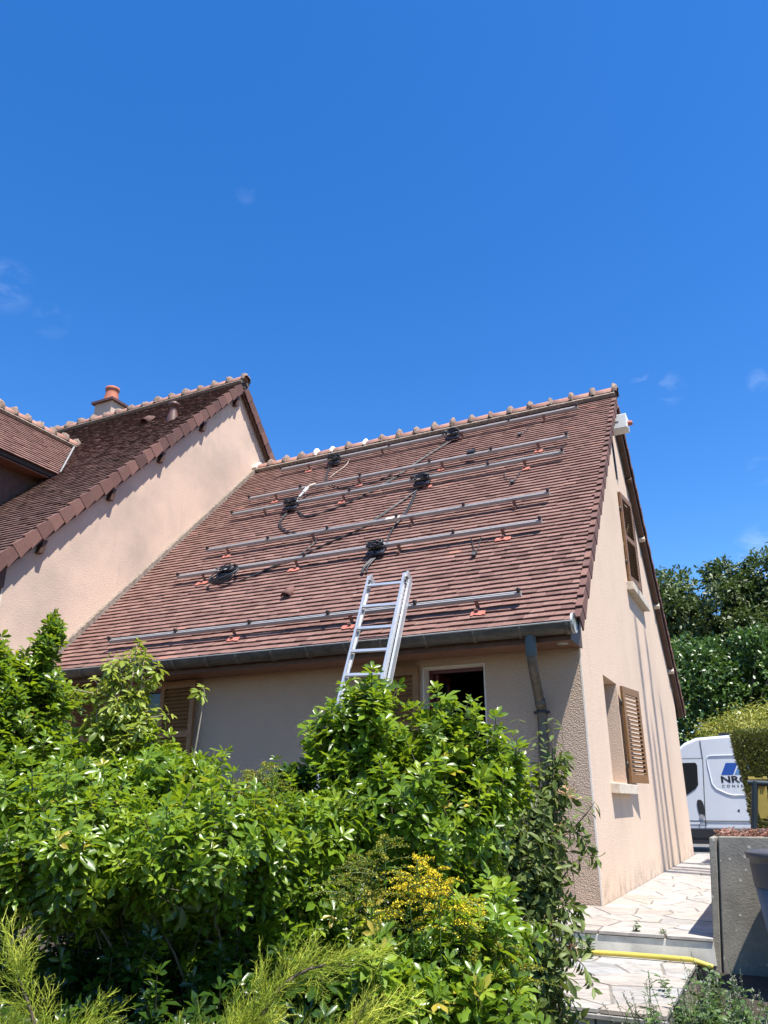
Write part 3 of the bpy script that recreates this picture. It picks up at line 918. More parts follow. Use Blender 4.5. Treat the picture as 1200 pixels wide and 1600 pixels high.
while x > gx0:
    s = MB(); V = []; F = []
    for xx, rr in ((x - 0.022, RG + 0.001), (x - 0.014, RG + 0.012), (x + 0.014, RG + 0.012), (x + 0.022, RG + 0.001)):
        for k in range(N):
            t = math.pi + math.pi * k / (N - 1)
            V.append((xx + 0.012 * math.sin(t * 2), YG + math.cos(t) * rr, ZG + math.sin(t) * rr))
    for g in range(3):
        for k in range(N - 1):
            F.append((g * N + k, g * N + k + 1, (g + 1) * N + k + 1, (g + 1) * N + k))
    s.add(V, F, 0, .5, True)
    s.build('gutter_bracket', M['pipe'], gut)
    x -= 0.50 + ri.normal(0, 0.03)

# downpipe
pipe = MB(); pipe.tube([(-0.36, -0.60, 2.30), (-0.36, -0.585, 2.22), (-0.40, -0.36, 2.08), (-0.43, -0.17, 1.95), (-0.435, -0.085, 1.84), (-0.435, -0.075, 1.70), (-0.435, -0.075, 0.05)], 0.05, 14)
pp = pipe.build('downpipe', M['pipe'], annex)
s = MB(); s.lathe((-0.36, -0.60, 2.29), [(0.053, 0), (0.058, 0.005), (0.058, 0.21)], 18); s.build('spigot', M['pipe_blue'], pp)
for z in (1.80, 0.55):
    s = MB(); s.lathe((-0.435, -0.075, z), [(0.052, -0.015), (0.06, -0.015), (0.06, 0.015), (0.052, 0.015)], 18)
    s.box((-0.52, -0.085, z - 0.013), (-0.495, -0.06, z + 0.013)); s.box((-0.375, -0.085, z - 0.013), (-0.35, -0.06, z + 0.013))
    s.build('pipe_collar', M['black_plastic'], pp)
s = MB(); s.lathe((-0.43, -0.13, 1.90), [(0.052, -0.05), (0.056, -0.05), (0.056, 0.03), (0.052, 0.03)], 18, axis=(0.0, -0.3, 0.9)); s.build('pipe_joint', M['pipe'], pp)

# windows and shutters -------------------------------------------------
def louvred(parent, name, c, ax, ay, w, h, nslat, label=None, mat='shutter', th=0.032, rails=1):
    """c = lower hinge corner, ax = width direction, ay = outward normal"""
    c, ax, ay = Vector(c), Vector(ax).normalized(), Vector(ay).normalized()
    az = Vector((0, 0, 1))
    def bx(m, x0, x1, z0, z1, d0=-th / 2, d1=th / 2):
        m.obox(c + ax * (x0 + x1) / 2 + az * (z0 + z1) / 2 + ay * (d0 + d1) / 2, ax * (x1 - x0) / 2, ay * (d1 - d0) / 2, az * (z1 - z0) / 2)
    f = MB(); st = 0.075
    bx(f, 0, st, 0, h); bx(f, w - st, w, 0, h)
    bx(f, st, w - st, 0, 0.10); bx(f, st, w - st, h - 0.09, h)
    mids = [h * (k + 1) / (rails + 1) for k in range(rails)]
    for z in mids: bx(f, st, w - st, z - 0.04, z + 0.04)
    sh = f.build(name, M[mat], parent, label)
    zones = []
    z = 0.10
    for q in mids + [None]:
        zones.append((z, (q - 0.04) if q else h - 0.09)); z = (q or 0) + 0.04
    off = Vector((0, 0, 0)); p = sh
    while p is not None:
        off += p.location; p = p.parent
    for a, b in zones:
        k = max(2, int(round((b - a) / 0.052)))
        for i in range(k):
            s = MB()
            zc = a + (b - a) * (i + 0.5) / k
            s.obox(c + ax * w / 2 + az * zc, ax * (w / 2 - st + 0.003), (ay * 0.75 - az * 0.66) * 0.024, (ay * 0.66 + az * 0.75) * 0.0045)
            s.build('slat', M[mat], sh)
    return sh

def hinge(parent, c):
    s = MB(); s.lathe(c, [(0.001, -0.04), (0.011, -0.04), (0.011, 0.04), (0.001, 0.04)], 10); s.build('hinge', M['black_plastic'], parent)

# window A: open, dark red casement
win = MB(); t = 0.055
x0, x1, z0, z1 = HA
win.box((x0 + .002, 0.15, z0), (x0 + t, 0.21, z1 - .002)); win.box((x1 - t, 0.15, z0), (x1 - .002, 0.21, z1 - .002)); win.box((x0 + t, 0.15, z1 - t), (x1 - t, 0.21, z1 - .002)); win.box((x0 + t, 0.15, z0), (x1 - t, 0.21, z0 + t))
wA = win.build('window', M['red_frame'], annex, 'open dark red window beside the ladder')
s = MB()
for (a, b) in (((x0 + .06, 0.22, z0 + .05), (x0 + .105, 0.28, z1 - .05)), ((x0 + .06, 0.56, z0 + .05), (x0 + .105, 0.62, z1 - .05))): s.box(a, b)
s.box((x0 + .06, 0.28, z1 - .13), (x0 + .105, 0.56, z1 - .05)); s.box((x0 + .06, 0.28, z0 + .05), (x0 + .105, 0.56, z0 + .13))
s.build('casement', M['red_frame'], wA)
s = MB(); s.box((x0 + .08, 0.28, z0 + .13), (x0 + .085, 0.56, z1 - .13)); s.build('pane', M['glass'], wA)
s = MB()
bw = 0.016
s.box((x0 - .001, -0.004, z0), (x0 + bw, 0.148, z1 - bw)); s.box((x1 - bw, -0.004, z0), (x1 + .001, 0.148, z1 - bw)); s.box((x0 - .001, -0.004, z1 - bw), (x1 + .001, 0.148, z1 + .001))
s.build('reveal_trim', M['white_paint'], wA)
s = MB(); s.box((x0 - .05, -0.10, z0 - .09), (x1 + .05, 0.15, z0 - .001)); s.build('window_sill', M['sill'], wA)
louvred(annex, 'shutter', (-1.845, -0.035, z0 + .02), (-1, 0, 0), (0, -1, 0), 0.40, 1.31, 12, 'folded back shutter behind the ladder')
# window B: between louvred shutters
x0, x1, z0, z1 = HB
s = MB(); t = 0.06
s.box((x0 + .002, 0.13, z0), (x0 + t, 0.19, z1 - .002)); s.box((x1 - t, 0.13, z0), (x1 - .002, 0.19, z1 - .002)); s.box((x0 + t, 0.13, z1 - t), (x1 - t, 0.19, z1 - .002)); s.box((x0 + t, 0.13, z0), (x1 - t, 0.19, z0 + t))
s.box(((x0 + x1) / 2 - .05, 0.125, z0 + t), ((x0 + x1) / 2 + .05, 0.195, z1 - t))
wB = s.build('window', M['red_frame'], annex)
for a, b in ((x0 + t, (x0 + x1) / 2 - .05), ((x0 + x1) / 2 + .05, x1 - t)):
    s = MB(); s.box((a, 0.155, z0 + t), (b, 0.163, z1 - t)); s.build('pane', M['glass'], wB)
s = MB(); s.box((x0 - .001, -0.004, z0), (x0 + bw, 0.128, z1 - bw)); s.box((x1 - bw, -0.004, z0), (x1 + .001, 0.128, z1 - bw)); s.box((x0 - .001, -0.004, z1 - bw), (x1 + .001, 0.128, z1 + .001))
s.build('reveal_trim', M['white_paint'], wB)
s = MB(); s.box((x0 - .05, -0.10, z0 - .09), (x1 + .05, 0.128, z0 - .001)); s.build('window_sill', M['sill'], wB)
a = R(7)
louvred(annex, 'shutter', (x1 + 0.02, -0.035, z0 + .02), (math.cos(a), -math.sin(a), 0), (-math.sin(a), -math.cos(a), 0), 0.64, 1.36, 12)
louvred(annex, 'shutter', (x0 - 0.02, -0.035, z0 + .02), (-math.cos(a), -math.sin(a), 0), (math.sin(a), -math.cos(a), 0), 0.64, 1.36, 12)

# gable windows
def gable_window(h, depth=0.2):
    y0, y1, z0, z1 = h
    s = MB(); t = 0.06
    a, b = -depth - .04, -depth + .01
    s.box((a, y0 + .002, z0), (b, y0 + t, z1 - .002)); s.box((a, y1 - t, z0), (b, y1 - .002, z1 - .002)); s.box((a, y0 + t, z1 - t), (b, y1 - t, z1 - .002)); s.box((a, y0 + t, z0), (b, y1 - t, z0 + t))
    w = s.build('window', M['red_frame'], annex)
    s = MB(); s.box((a + .02, y0 + t, z0 + t), (a + .026, y1 - t, z1 - t)); s.build('pane', M['glass'], w)
    return w
wG = gable_window(HG)
s = MB(); s.prism([(-0.19, 0.98, 1.025), (-0.19, 0.98, 1.139), (0.10, 0.98, 1.118), (0.10, 0.98, 1.01)], (0, 1.22, 0)); s.build('window_sill', M['sill'], wG, bevel=0.006)
a = R(9)
sh = louvred(annex, 'shutter', (0.05, HG[1] + 0.03, HG[2] + .005), (math.sin(a), math.cos(a), 0), (math.cos(a), -math.sin(a), 0), 0.66, 1.16, 12, 'louvred shutter folded back beside the low gable window', rails=0)
for z in (1.35, 2.1): hinge(sh, (0.035, HG[1] + 0.015, z))
wU = gable_window(HU)
s = MB(); s.prism([(-0.19, 3.86, 4.02), (-0.19, 3.86, 4.155), (0.11, 3.86, 4.13), (0.11, 3.86, 4.005)], (0, 1.66, 0)); s.build('window_sill', M['sill'], wU, bevel=0.006)
a = R(6)
s1 = louvred(annex, 'shutter', (0.03, HU[0] - 0.005, HU[2] + .01), (math.sin(a), math.cos(a), 0), (math.cos(a), -math.sin(a), 0), 0.655, 1.52, 14, 'half closed shutter of the upper gable window')
a = R(2)
s2 = louvred(annex, 'shutter', (0.03, HU[1] + 0.005, HU[2] + .01), (math.sin(a), -math.cos(a), 0), (math.cos(a), math.sin(a), 0), 0.655, 1.52, 14)
for z in (4.5, 5.4): hinge(s1, (0.02, HU[0] - 0.02, z))

# white siren box under the gable peak
alarm = thing('siren_box', 'small white siren box under the peak of the sunlit gable', 'alarm box', (0.0, 4.02, 6.82))
s = MB(); s.box((0.002, 3.90, 6.78), (0.30, 4.16, 7.04)); s.build('housing', M['white_plastic'], alarm, bevel=0.012)
s = MB(); s.lathe((0.302, 4.03, 6.90), [(0.001, 0.075), (0.035, 0.07), (0.045, 0.02), (0.045, 0)], 16, axis=(1, 0, 0)); s.build('lamp', M['terracotta'], alarm)
s = MB(); s.box((0.06, 3.895, 6.90), (0.17, 3.899, 6.91)); s.build('vent_slot', M['black_plastic'], alarm)
s = MB(); s.tube([(0.012, 4.05, 6.78), (0.012, 4.06, 6.4), (0.012, 4.08, 5.95)], 0.012, 6); s.build('conduit', M['black_plastic'], alarm)

# ------------------------------------------------------------------ the main house on the left
house = thing('main_house', 'taller cream house with brown verge tiles and chimney', 'house', (XW, 0, 0))
S2 = 1.06; L2 = math.hypot(1, S2)
YE, YR2, ZR2 = -1.85, 3.47, 9.36                 # eave, ridge
ZE = ZR2 - S2 * (YR2 - YE)
YB2 = 8.6
XV = XW + 0.125                                   # verge
XL = -20.0
def LP(u, v, n=0.0):
    return Vector((u, YE + v / L2 - n * S2 / L2, ZE + S2 * v / L2 + n / L2))
VF2 = Vector((0, 1 / L2, S2 / L2)); NF2 = Vector((0, -S2 / L2, 1 / L2))
VT2 = (YR2 - YE) * L2
def under2(y): return (ZE + S2 * (y - YE) if y < YR2 else ZR2 - S2 * (y - YR2)) - 0.13
m = MB()
V = [(-1.35, -0.6), (8.2, -0.6), (8.2, under2(8.2)), (YR2, under2(YR2)), (-1.35, under2(-1.35))]
m.prism([(XW - 0.25, y, z) for y, z in V], (0.25, 0, 0)); m.build('gable_wall', M['stucco_left'], house)
m = MB(); m.box((XL, -1.35, -0.6), (XW - 0.254, -1.10, under2(-1.35))); m.build('front_wall', M['stucco_front_shade'], house)
m = MB(); m.box((XL, 7.95, -0.6), (XW - 0.254, 8.2, under2(8.2))); m.build('rear_wall', M['stucco_left'], house)
m = MB(); m.box((XW - 0.01, -1.356, -0.6), (XW + 0.005, -1.335, 3.68)); m.build('corner_bead', M['bead'], house)
m = MB()
m.prism([(XL, YE, ZE), (XL, YR2, ZR2), (XL, YR2, ZR2 - .12), (XL, YE, ZE - .12)], (XV - .02 - XL, 0, 0))
yb = YB2; zb = ZR2 - S2 * (YB2 - YR2)
m.prism([(XL, YR2, ZR2), (XL, yb, zb), (XL, yb, zb - .12), (XL, YR2, ZR2 - .12)], (XV - .02 - XL, 0, 0))
roof2 = m.build('roof', M['deck'], house)
DX, DZ, DXE = -10.63, 7.93, -9.36            # dormer ridge and its right eave
def dz_r(x): return DZ - (x - DX) * (DZ - 6.56) / (DXE - DX)
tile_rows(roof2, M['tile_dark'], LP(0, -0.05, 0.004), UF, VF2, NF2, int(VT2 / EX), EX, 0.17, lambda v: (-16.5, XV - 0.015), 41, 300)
verge(roof2, M['tile_rake'], 'verge_tile', lambda v: LP(0, v - 0.05), VF2, NF2, XV - 0.05, XV, 0.268, int(VT2 / 0.245), 0.155, 8, 0.245, 0.018, 0.07, 0.05)
VB2 = Vector((0, -1 / L2, S2 / L2)); NB2 = Vector((0, S2 / L2, 1 / L2))
verge(roof2, M['tile_rake'], 'verge_tile', lambda v: Vector((0, yb, zb)) + VB2 * (v - 0.05), VB2, NB2, XV - 0.05, XV, 0.262, int((yb - YR2) * L2 / 0.245), 0.165, 9, 0.245, 0.016, 0.045)
m = MB(); m.obox(Vector(((XL + XV) / 2, (YR2 + yb) / 2, (ZR2 + zb) / 2)) + NB2 * .012, ((XV - XL) / 2 - .03, 0, 0), VB2 * ((yb - YR2) * L2 / 2), NB2 * .01, 0, .3); m.build('rear_slope', M['tile_dark'], roof2)
ridge_run(roof2, (XV + 0.01, YR2, ZR2 + 0.06), (XL, YR2, ZR2 + 0.06), 32, 51)
# rafter under the verge and purlin ends
m = MB(); m.obox((LP(XV - 0.045, 0.1, -.16) + LP(XV - 0.045, VT2 - .1, -.16)) / 2, (0.02, 0, 0), VF2 * (VT2 / 2 - .1), NF2 * 0.028); m.build('barge_board', M['wood_dark'], house)
m = MB(); m.obox(Vector((XV - 0.045, (YR2 + yb) / 2, (ZR2 + zb) / 2)) - NB2 * .16, (0.02, 0, 0), VB2 * ((yb - YR2) * L2 / 2), NB2 * .028); m.build('barge_board', M['wood_dark'], house)
for v in (1.15, 2.85, 4.35, 5.85, 7.25):
    s = MB(); c = LP(XW + 0.052, v, -0.26); s.obox(c, (0.050, 0, 0), (0, 0.036, 0), (0, 0.02, 0.105)); s.build('purlin_end', M['wood_dark'], house)
s = MB(); s.obox(Vector((XW + 0.052, 4.62, 7.82)), (0.050, 0, 0), (0, 0.06, 0), (0, 0, 0.07)); s.build('purlin_end', M['wood_dark'], house)
# boxed eave of the front
m = MB(); m.prism([(XL, YE + .01, ZE - .09), (XL, -1.352, ZE - .09 + .5 * S2 - .03), (XL, -1.352, 3.66), (XL, YE + .01, 3.60)], (XV - .09 - XL, 0, 0)); m.build('eave_box', M['wood_dark'], house)
m = MB(); m.tube([(XL, YE - .06, ZE - .04), (XV - .1, YE - .06, ZE - .04)], 0.07, 12); m.build('gutter', M['gutter'], house)
# chimney behind the ridge
ch = MB(); ch.box((-12.12, 3.80, 8.5), (-11.56, 4.25, 10.12)); cho = ch.build('chimney', M['stucco_left'], house)
s = MB(); s.box((-12.19, 3.73, 10.12), (-11.49, 4.32, 10.18)); s.box((-12.10, 3.82, 10.18), (-11.58, 4.23, 10.22)); s.build('chimney_cap', M['brown_clay'], cho)
s = MB(); s.lathe((-11.84, 4.02, 10.22), [(0.19, 0), (0.185, 0.05), (0.155, 0.24), (0.15, 0.31), (0.172, 0.33), (0.172, 0.40), (0.155, 0.41), (0.135, 0.40), (0.125, 0.1)], 28); s.build('chimney_pot', M['terracotta'], cho)
# clay flue terminal and vent tile
fp = LP(-8.10, (2.25 - YE) * L2, 0)
s = MB(); s.lathe(fp + Vector((0, 0, -0.15)), [(0.12, 0), (0.11, 0.2), (0.075, 0.32), (0.07, 0.44), (0.105, 0.44), (0.11, 0.50), (0.07, 0.53), (0.001, 0.54)], 22); s.build('flue_terminal', M['brown_clay'], house)
def vent_tile(parent, pos, Vd, Nd, mat, sc=1.0):
    """half round hooded vent: an open half cone on the slope"""
    s = MB(); V = []; F = []; N = 11
    for (v, r_, nn) in ((-0.10, 0.105, 0.02), (0.10, 0.085, 0.02), (0.24, 0.03, 0.01)):
        for inner in (0, 1):
            for k in range(N):
                t = math.pi * k / (N - 1)
                rr = (r_ - 0.014 * inner) * sc
                V.append(pos + Vd * v * sc + Vector((1, 0, 0)) * math.cos(t) * rr + Nd * (math.sin(t) * rr + nn))
    for g in range(2):
        for inner in (0, 1):
            for k in range(N - 1):
                a0 = (g * 2 + inner) * N + k; b0 = ((g + 1) * 2 + inner) * N + k
                F.append((a0, a0 + 1, b0 + 1, b0))
    for k in range(N - 1): F.append((k, k + 1, N + k + 1, N + k))
    s.add(V, F, 0, .6, True)
    return s.build('vent_tile', mat, parent)
vent_tile(house, LP(-8.92, (2.42 - YE) * L2, 0.02), VF2, NF2, M['tile_dark'], 1.1)
vent_tile(annex, RP(-3.9, 1.2, 0.02), VF, NF, M['tile_rake'], 0.72)

# dormer: ridge runs towards the garden
dm = MB()
yd0 = -1.0                                        # front of the dormer roof
def main_y(z): return YE + (z - ZE) / S2
WD = DXE - DX
sl_d = (DZ - 6.56) / WD
xl_ = DX - WD
for sg in (1, -1):
    xe = DX + sg * WD
    A = [(DX, yd0, DZ), (xe, yd0, 6.56), (xe, main_y(6.56), 6.56), (DX, main_y(DZ), DZ)]
    B = [(x, y, z - 0.11) for x, y, z in A]
    dm.add(A + B, [(0, 1, 2, 3), (7, 6, 5, 4), (0, 4, 5, 1), (1, 5, 6, 2), (2, 6, 7, 3), (3, 7, 4, 0)])
dorm = dm.build('dormer', M['deck'], house, 'dormer with a tiled pitched roof and dark underside')
s = MB(); s.prism([(DXE - 0.30, -0.75, 5.0), (DXE - 0.30, 0.9, 6.3), (DXE - 0.30, 0.9, 6.70), (DXE - 0.30, -0.75, 6.70)], (-0.12, 0, 0)); s.build('cheek_wall', M['wood_dark'], dorm)
s = MB(); s.prism([(DX - WD + .3, -0.75, 5.0), (DXE - .30, -0.75, 5.0), (DXE - .3, -0.75, 6.68), (DX, -0.75, DZ - .15), (DX - WD + .3, -0.75, 6.68)], (0, 0.12, 0)); s.build('front_wall', M['wood_dark'], dorm)
s = MB(); s.box((DXE - .30, yd0 + .02, 6.42), (DXE - .02, main_y(6.42) - .05, 6.44)); s.build('soffit', M['soffit'], dorm)
UD = Vector((0, 1, 0)); sd = math.hypot(1, sl_d); VD = Vector((-1 / sd, 0, sl_d / sd)); ND = Vector((sl_d / sd, 0, 1 / sd))
lenD = WD * sd
tile_rows(dorm, M['tile'], Vector((DXE, 0, 6.56)) - VD * 0.05 + ND * .004, UD, VD, ND, int(lenD / EX), EX, 0.165, lambda v: (yd0, main_y(6.56 + (v - .05) * sl_d / sd) + 0.02), 61, 0)
ridge_run(dorm, (DX, main_y(DZ) + 0.02, DZ + 0.05), (DX, yd0, DZ + 0.05), 10, 71)
s = MB(); s.tube([(DXE + .0, main_y(6.56) + .02, 6.60), (DX + .08, main_y(DZ) - .05, DZ - .0)], 0.022, 6); s.build('valley_flashing', M['zinc_lip'], dorm)

# ------------------------------------------------------------------ solar mounting rails
RN = 0.125                                       # height of the rails over the roof plane
rail_v = [0.37, 2.05, 2.87, 4.27, 4.90, 6.22]
rail_lab = ['lowest aluminium rail on the tiled roof, behind the ladder top',
            'aluminium rail second from the gutter, ladder top ends just below it',
            'aluminium rail third from the gutter, white tape round its middle',
            'aluminium rail fourth from the gutter, below the white connector',
            'aluminium rail fifth from the gutter, second below the ridge',
            'topmost aluminium rail, close under the ridge tiles']
rail_u = [(-6.39, -0.50), (-6.31, -0.50), (-6.24, -0.505), (-6.55, -0.47), (-6.52, -0.47), (-6.46, -0.44)]
hooks_u = [-5.85, -4.2, -2.58, -1.0]
for i, v in enumerate(rail_v):
    u0, u1 = rail_u[i]
    ro = thing('mounting_rail', rail_lab[i], 'rail', RP((u0 + u1) / 2, v, RN), 'aluminium rails across the roof')
    s = MB()
    cc = RP((u0 + u1) / 2, v, RN); hu = ((u1 - u0) / 2, 0, 0)
    s.obox(cc + NF * -0.012, hu, VF * 0.023, NF * 0.013)            # lower chamber
    s.obox(cc + NF * 0.0155 + VF * 0.016, hu, VF * 0.007, NF * 0.0120); s.obox(cc + NF * 0.0155 - VF * 0.016, hu, VF * 0.007, NF * 0.0120)
    s.obox(cc + NF * 0.003 - VF * 0.0262, hu, VF * 0.003, NF * 0.005)
    s.build('profile', M['alu'], ro)
    n = 6
    for k in range(n):
        u = u0 + 0.02 + (u1 - u0 - 0.04) * k / (n - 1) + (0 if k in (0, n - 1) else rng.normal(0, 0.05))
        s = MB(); c = RP(u, v, RN + 0.045)
        s.obox(c, (0.016, 0, 0), VF * 0.020, NF * 0.018)
        s.obox(c + NF * 0.022 + VF * .004, (0.028, 0, 0), VF * 0.012, NF * 0.003)
        s.lathe(c + NF * 0.024, [(0.009, 0), (0.009, 0.016), (0.001, 0.018)], 8, axis=NF)
        s.build('clamp', M['steel_dark'], ro)
    for k, u in enumerate(hooks_u):
        u = u + rng.normal(0, 0.06)
        s = MB()
        s.obox(RP(u, v - 0.035, RN - 0.045), (0.022, 0, 0), VF * 0.004, NF * 0.055)
        s.obox(RP(u, v - 0.075, RN - 0.092), (0.022, 0, 0), VF * 0.045, NF * 0.004)
        s.obox(RP(u, v - 0.12, RN - 0.075), (0.022, 0, 0), VF * 0.004, NF * 0.020)
        hk = s.build('hook', M['hook'], ro)
        if rng.random() < (1.0 if i == 0 else 0.6):
            s = MB(); w = rng.uniform(0.06, 0.11) if i < 2 else rng.uniform(0.04, 0.075); du = rng.uniform(-.03, .03)
            pts = []
            for q in np.linspace(-1, 1, 8): pts.append((u + du + q * w, v - 0.165 - rng.uniform(0, 0.028)))
            for q in np.linspace(1, -1, 6): pts.append((u + du + q * w * .95, v - 0.10))
            s.prism([RP(a, b, 0.029) for a, b in pts], NF * 0.009)
            s.build('red_pad', M['red_pad'], hk)

# inverters hanging under the rails, with their coils of cable
inv_pos = [(-5.20, 6.22, 'small black inverter under the ridge, nearest the main house'), (-2.72, 6.22, 'black inverter under the ridge, on the right half of the top rail'),
           (-5.27, 4.27, 'black inverter just below the white connector'), (-2.77, 4.27, 'black inverter on the fourth rail, right of the white tape'),
           (-5.36, 2.05, 'inverter buried in a big loop of grey cable, lower left'), (-2.82, 2.05, 'black inverter just above the ladder top')]
for i, (u, v, lab) in enumerate(inv_pos):
    big = i == 4
    io = thing('microinverter', lab, 'inverter', RP(u, v, RN), 'microinverters on the roof rails')
    s = MB(); s.obox(RP(u, v - 0.075, RN - 0.035), (0.135, 0, 0), VF * 0.085, NF * 0.018)
    for k in range(6): s.obox(RP(u - 0.10 + k * 0.04, v - 0.075, RN - 0.013), (0.005, 0, 0), VF * 0.075, NF * 0.005)
    s.build('housing', M['inverter'], io, bevel=0.008)
    s = MB(); s.obox(RP(u, v - 0.01, RN + 0.03), (0.13, 0, 0), VF * 0.05, NF * 0.002); s.build('bracket', M['alu'], io)
    s = MB()
    for k in range(5 if not big else 3):
        pts = []
        rx, ry = rng.uniform(0.10, 0.15), rng.uniform(0.035, 0.065)
        ph = rng.uniform(0, 6)
        for q in range(21):
            t = 2 * math.pi * q / 20
            pts.append(RP(u + math.cos(t) * rx + rng.normal(0, .006), v - 0.03 + math.sin(t) * ry + 0.02 * math.sin(2 * t + ph), RN + 0.045 + 0.012 * k + 0.012 * math.sin(3 * t + ph)))
        s.tube(pts, 0.009, 6)
    if big:
        for k in range(4):
            pts = []
            for q in range(25):
                t = 2 * math.pi * q / 24
                pts.append(RP(u + 0.02 + math.cos(t) * (0.24 - .012 * k) + .05 * math.sin(t), v - 0.16 + math.sin(t) * (0.19 - .012 * k) + 0.02 * math.sin(2 * t + k), RN + 0.0 + 0.03 * math.sin(t + k)))
            s.tube(pts, 0.009, 6)
    s.build('cable_coil', M['cable'], io)

def cable(name, label, cat, pts, rad=0.0095, n0=0.045, mat='cable', group='cables on the roof', plug=None, twin=0):
    def sm(P, k):
        for _ in range(k):
            Q = [P[0]]
            for a, b in zip(P, P[1:]):
                Q += [tuple(.75 * x + .25 * y for x, y in zip(a, b)), tuple(.25 * x + .75 * y for x, y in zip(a, b))]
            P = Q + [P[-1]]
        return P
    s = MB()
    for j in range(twin + 1):
        pp_ = [(u + rng.normal(0, 0.012) + 0.03 * j, v + rng.normal(0, 0.012), n0 + rng.uniform(-.008, .012)) for u, v in pts]
        s.tube([RP(*q) for q in sm(pp_, 2)], rad, 6)
    if plug is not None:
        s.obox(RP(plug[0], plug[1], n0 + 0.01), (0.024, 0.01, 0), VF * 0.035, NF * 0.02)
    o = s.build(name, M[mat]); tag(o, label, cat, group)
    return o
cable('cable', 'black cable running down from the top right inverter to the left', 'cable', [(-2.79, 6.04), (-3.14, 5.46), (-3.53, 4.5 + .2), (-3.75, 4.36), (-4.11, 3.95), (-4.52, 3.81), (-4.79, 3.72), (-5.13, 4.12)], twin=1)
cable('cable', 'twin black cable between the two right hand lower inverters', 'cable', [(-2.84, 4.02), (-2.8, 3.55), (-2.8, 3.04), (-2.84, 2.72), (-2.81, 2.28)], twin=1)
cable('cable', 'long black cable slanting down to the big grey loop', 'cable', [(-2.84, 3.98), (-3.07, 3.54), (-3.31, 3.08), (-3.54, 2.82), (-3.95, 2.52), (-4.23, 2.30), (-4.51, 2.14), (-4.82, 1.90), (-5.04, 1.75), (-5.31, 1.72), (-5.51, 1.9), (-5.51, 2.1)], 0.011, twin=1)
cable('cable', 'black cable bowing out below the inverter by the white connector', 'cable', [(-5.29, 4.33), (-5.33, 3.95), (-5.27, 3.61), (-4.97, 3.29), (-4.64, 3.11)], twin=1)
cable('cable', 'black cable hanging straight from the top left inverter', 'cable', [(-5.28, 6.24), (-5.24, 5.8), (-5.05, 5.22)], twin=1)
cable('cable', 'thin tan wire beside the top left inverter', 'wire', [(-4.94, 6.21), (-4.84, 5.86), (-4.95, 5.61), (-5.0, 5.42)], 0.006, mat='sill')
cable('cable', 'bunch of black cable hanging toward the ladder', 'cable', [(-2.82, 2.03), (-2.86, 1.8), (-2.92, 1.65), (-2.89, 1.48)], 0.012, twin=2)
cable('cable', 'black cable sagging between the fourth and fifth rails', 'cable', [(-4.9, 5.1), (-4.53, 4.74), (-4.11, 4.65), (-3.84, 4.75), (-3.57, 4.96)])
cable('cable', 'short black cable branching off below the third rail', 'cable', [(-4.12, 2.81), (-4.11, 2.61), (-4.23, 2.36)])
cable('wire_loop', 'thin wire loop with a black plug, below the second rail', 'wire', [(-1.46, 2.05), (-1.38, 1.83), (-1.31, 1.58), (-1.28, 1.77), (-1.3, 2.05)], 0.0055, plug=(-1.32, 1.56))
cable('wire_loop', 'thin wire loop with a black plug, below the fourth rail', 'wire', [(-1.39, 4.15), (-1.34, 3.89), (-1.18, 3.67), (-1.12, 3.96), (-1.13, 4.15)], 0.0055, plug=(-1.18, 3.66))
cable('wire_loop', 'thin wire with a black plug, below the topmost rail', 'wire', [(-1.31, 6.17), (-1.28, 5.91), (-1.39, 5.69)], 0.0055, plug=(-1.40, 5.67))
s = MB(); s.obox(RP(-2.08, 4.97, 0.16), (0.065, 0, 0), VF * 0.05, NF * 0.03); tag(s.build('cable_connector', M['black_plastic']), 'black plug resting on the fifth rail', 'connector')
# white connector with grey ends
co_ = thing('cable_connector', 'white and grey cable connector above the left inverter', 'connector', RP(-5.2, 4.75, 0.12))
A, B = RP(-5.27, 4.58, .10), RP(-5.16, 4.86, .16)
s = MB(); s.tube([A, A + (B - A) * .45], 0.026, 10); s.build('grey_sleeve', M['alu'], co_)
s = MB(); s.tube([A + (B - A) * .45, A + (B - A) * .8], 0.034, 10); s.build('white_sleeve', M['white_plastic'], co_)
s = MB(); s.tube([A + (B - A) * .8, B], 0.024, 10); s.tube([B, RP(-5.05, 4.92, .15)], 0.03, 10); s.build('beige_sleeve', M['sill'], co_)
s = MB(); s.tube([A, RP(-5.3, 4.42, .08)], 0.016, 8); s.build('cable_tail', M['cable'], co_)
s = MB(); s.obox(RP(-2.84, 2.87, RN + .002), (0.11, 0, 0), VF * 0.03, NF * 0.031); tag(s.build('tape_wrap', M['white_paint']), 'white tape wrapped round the third rail', 'tape')

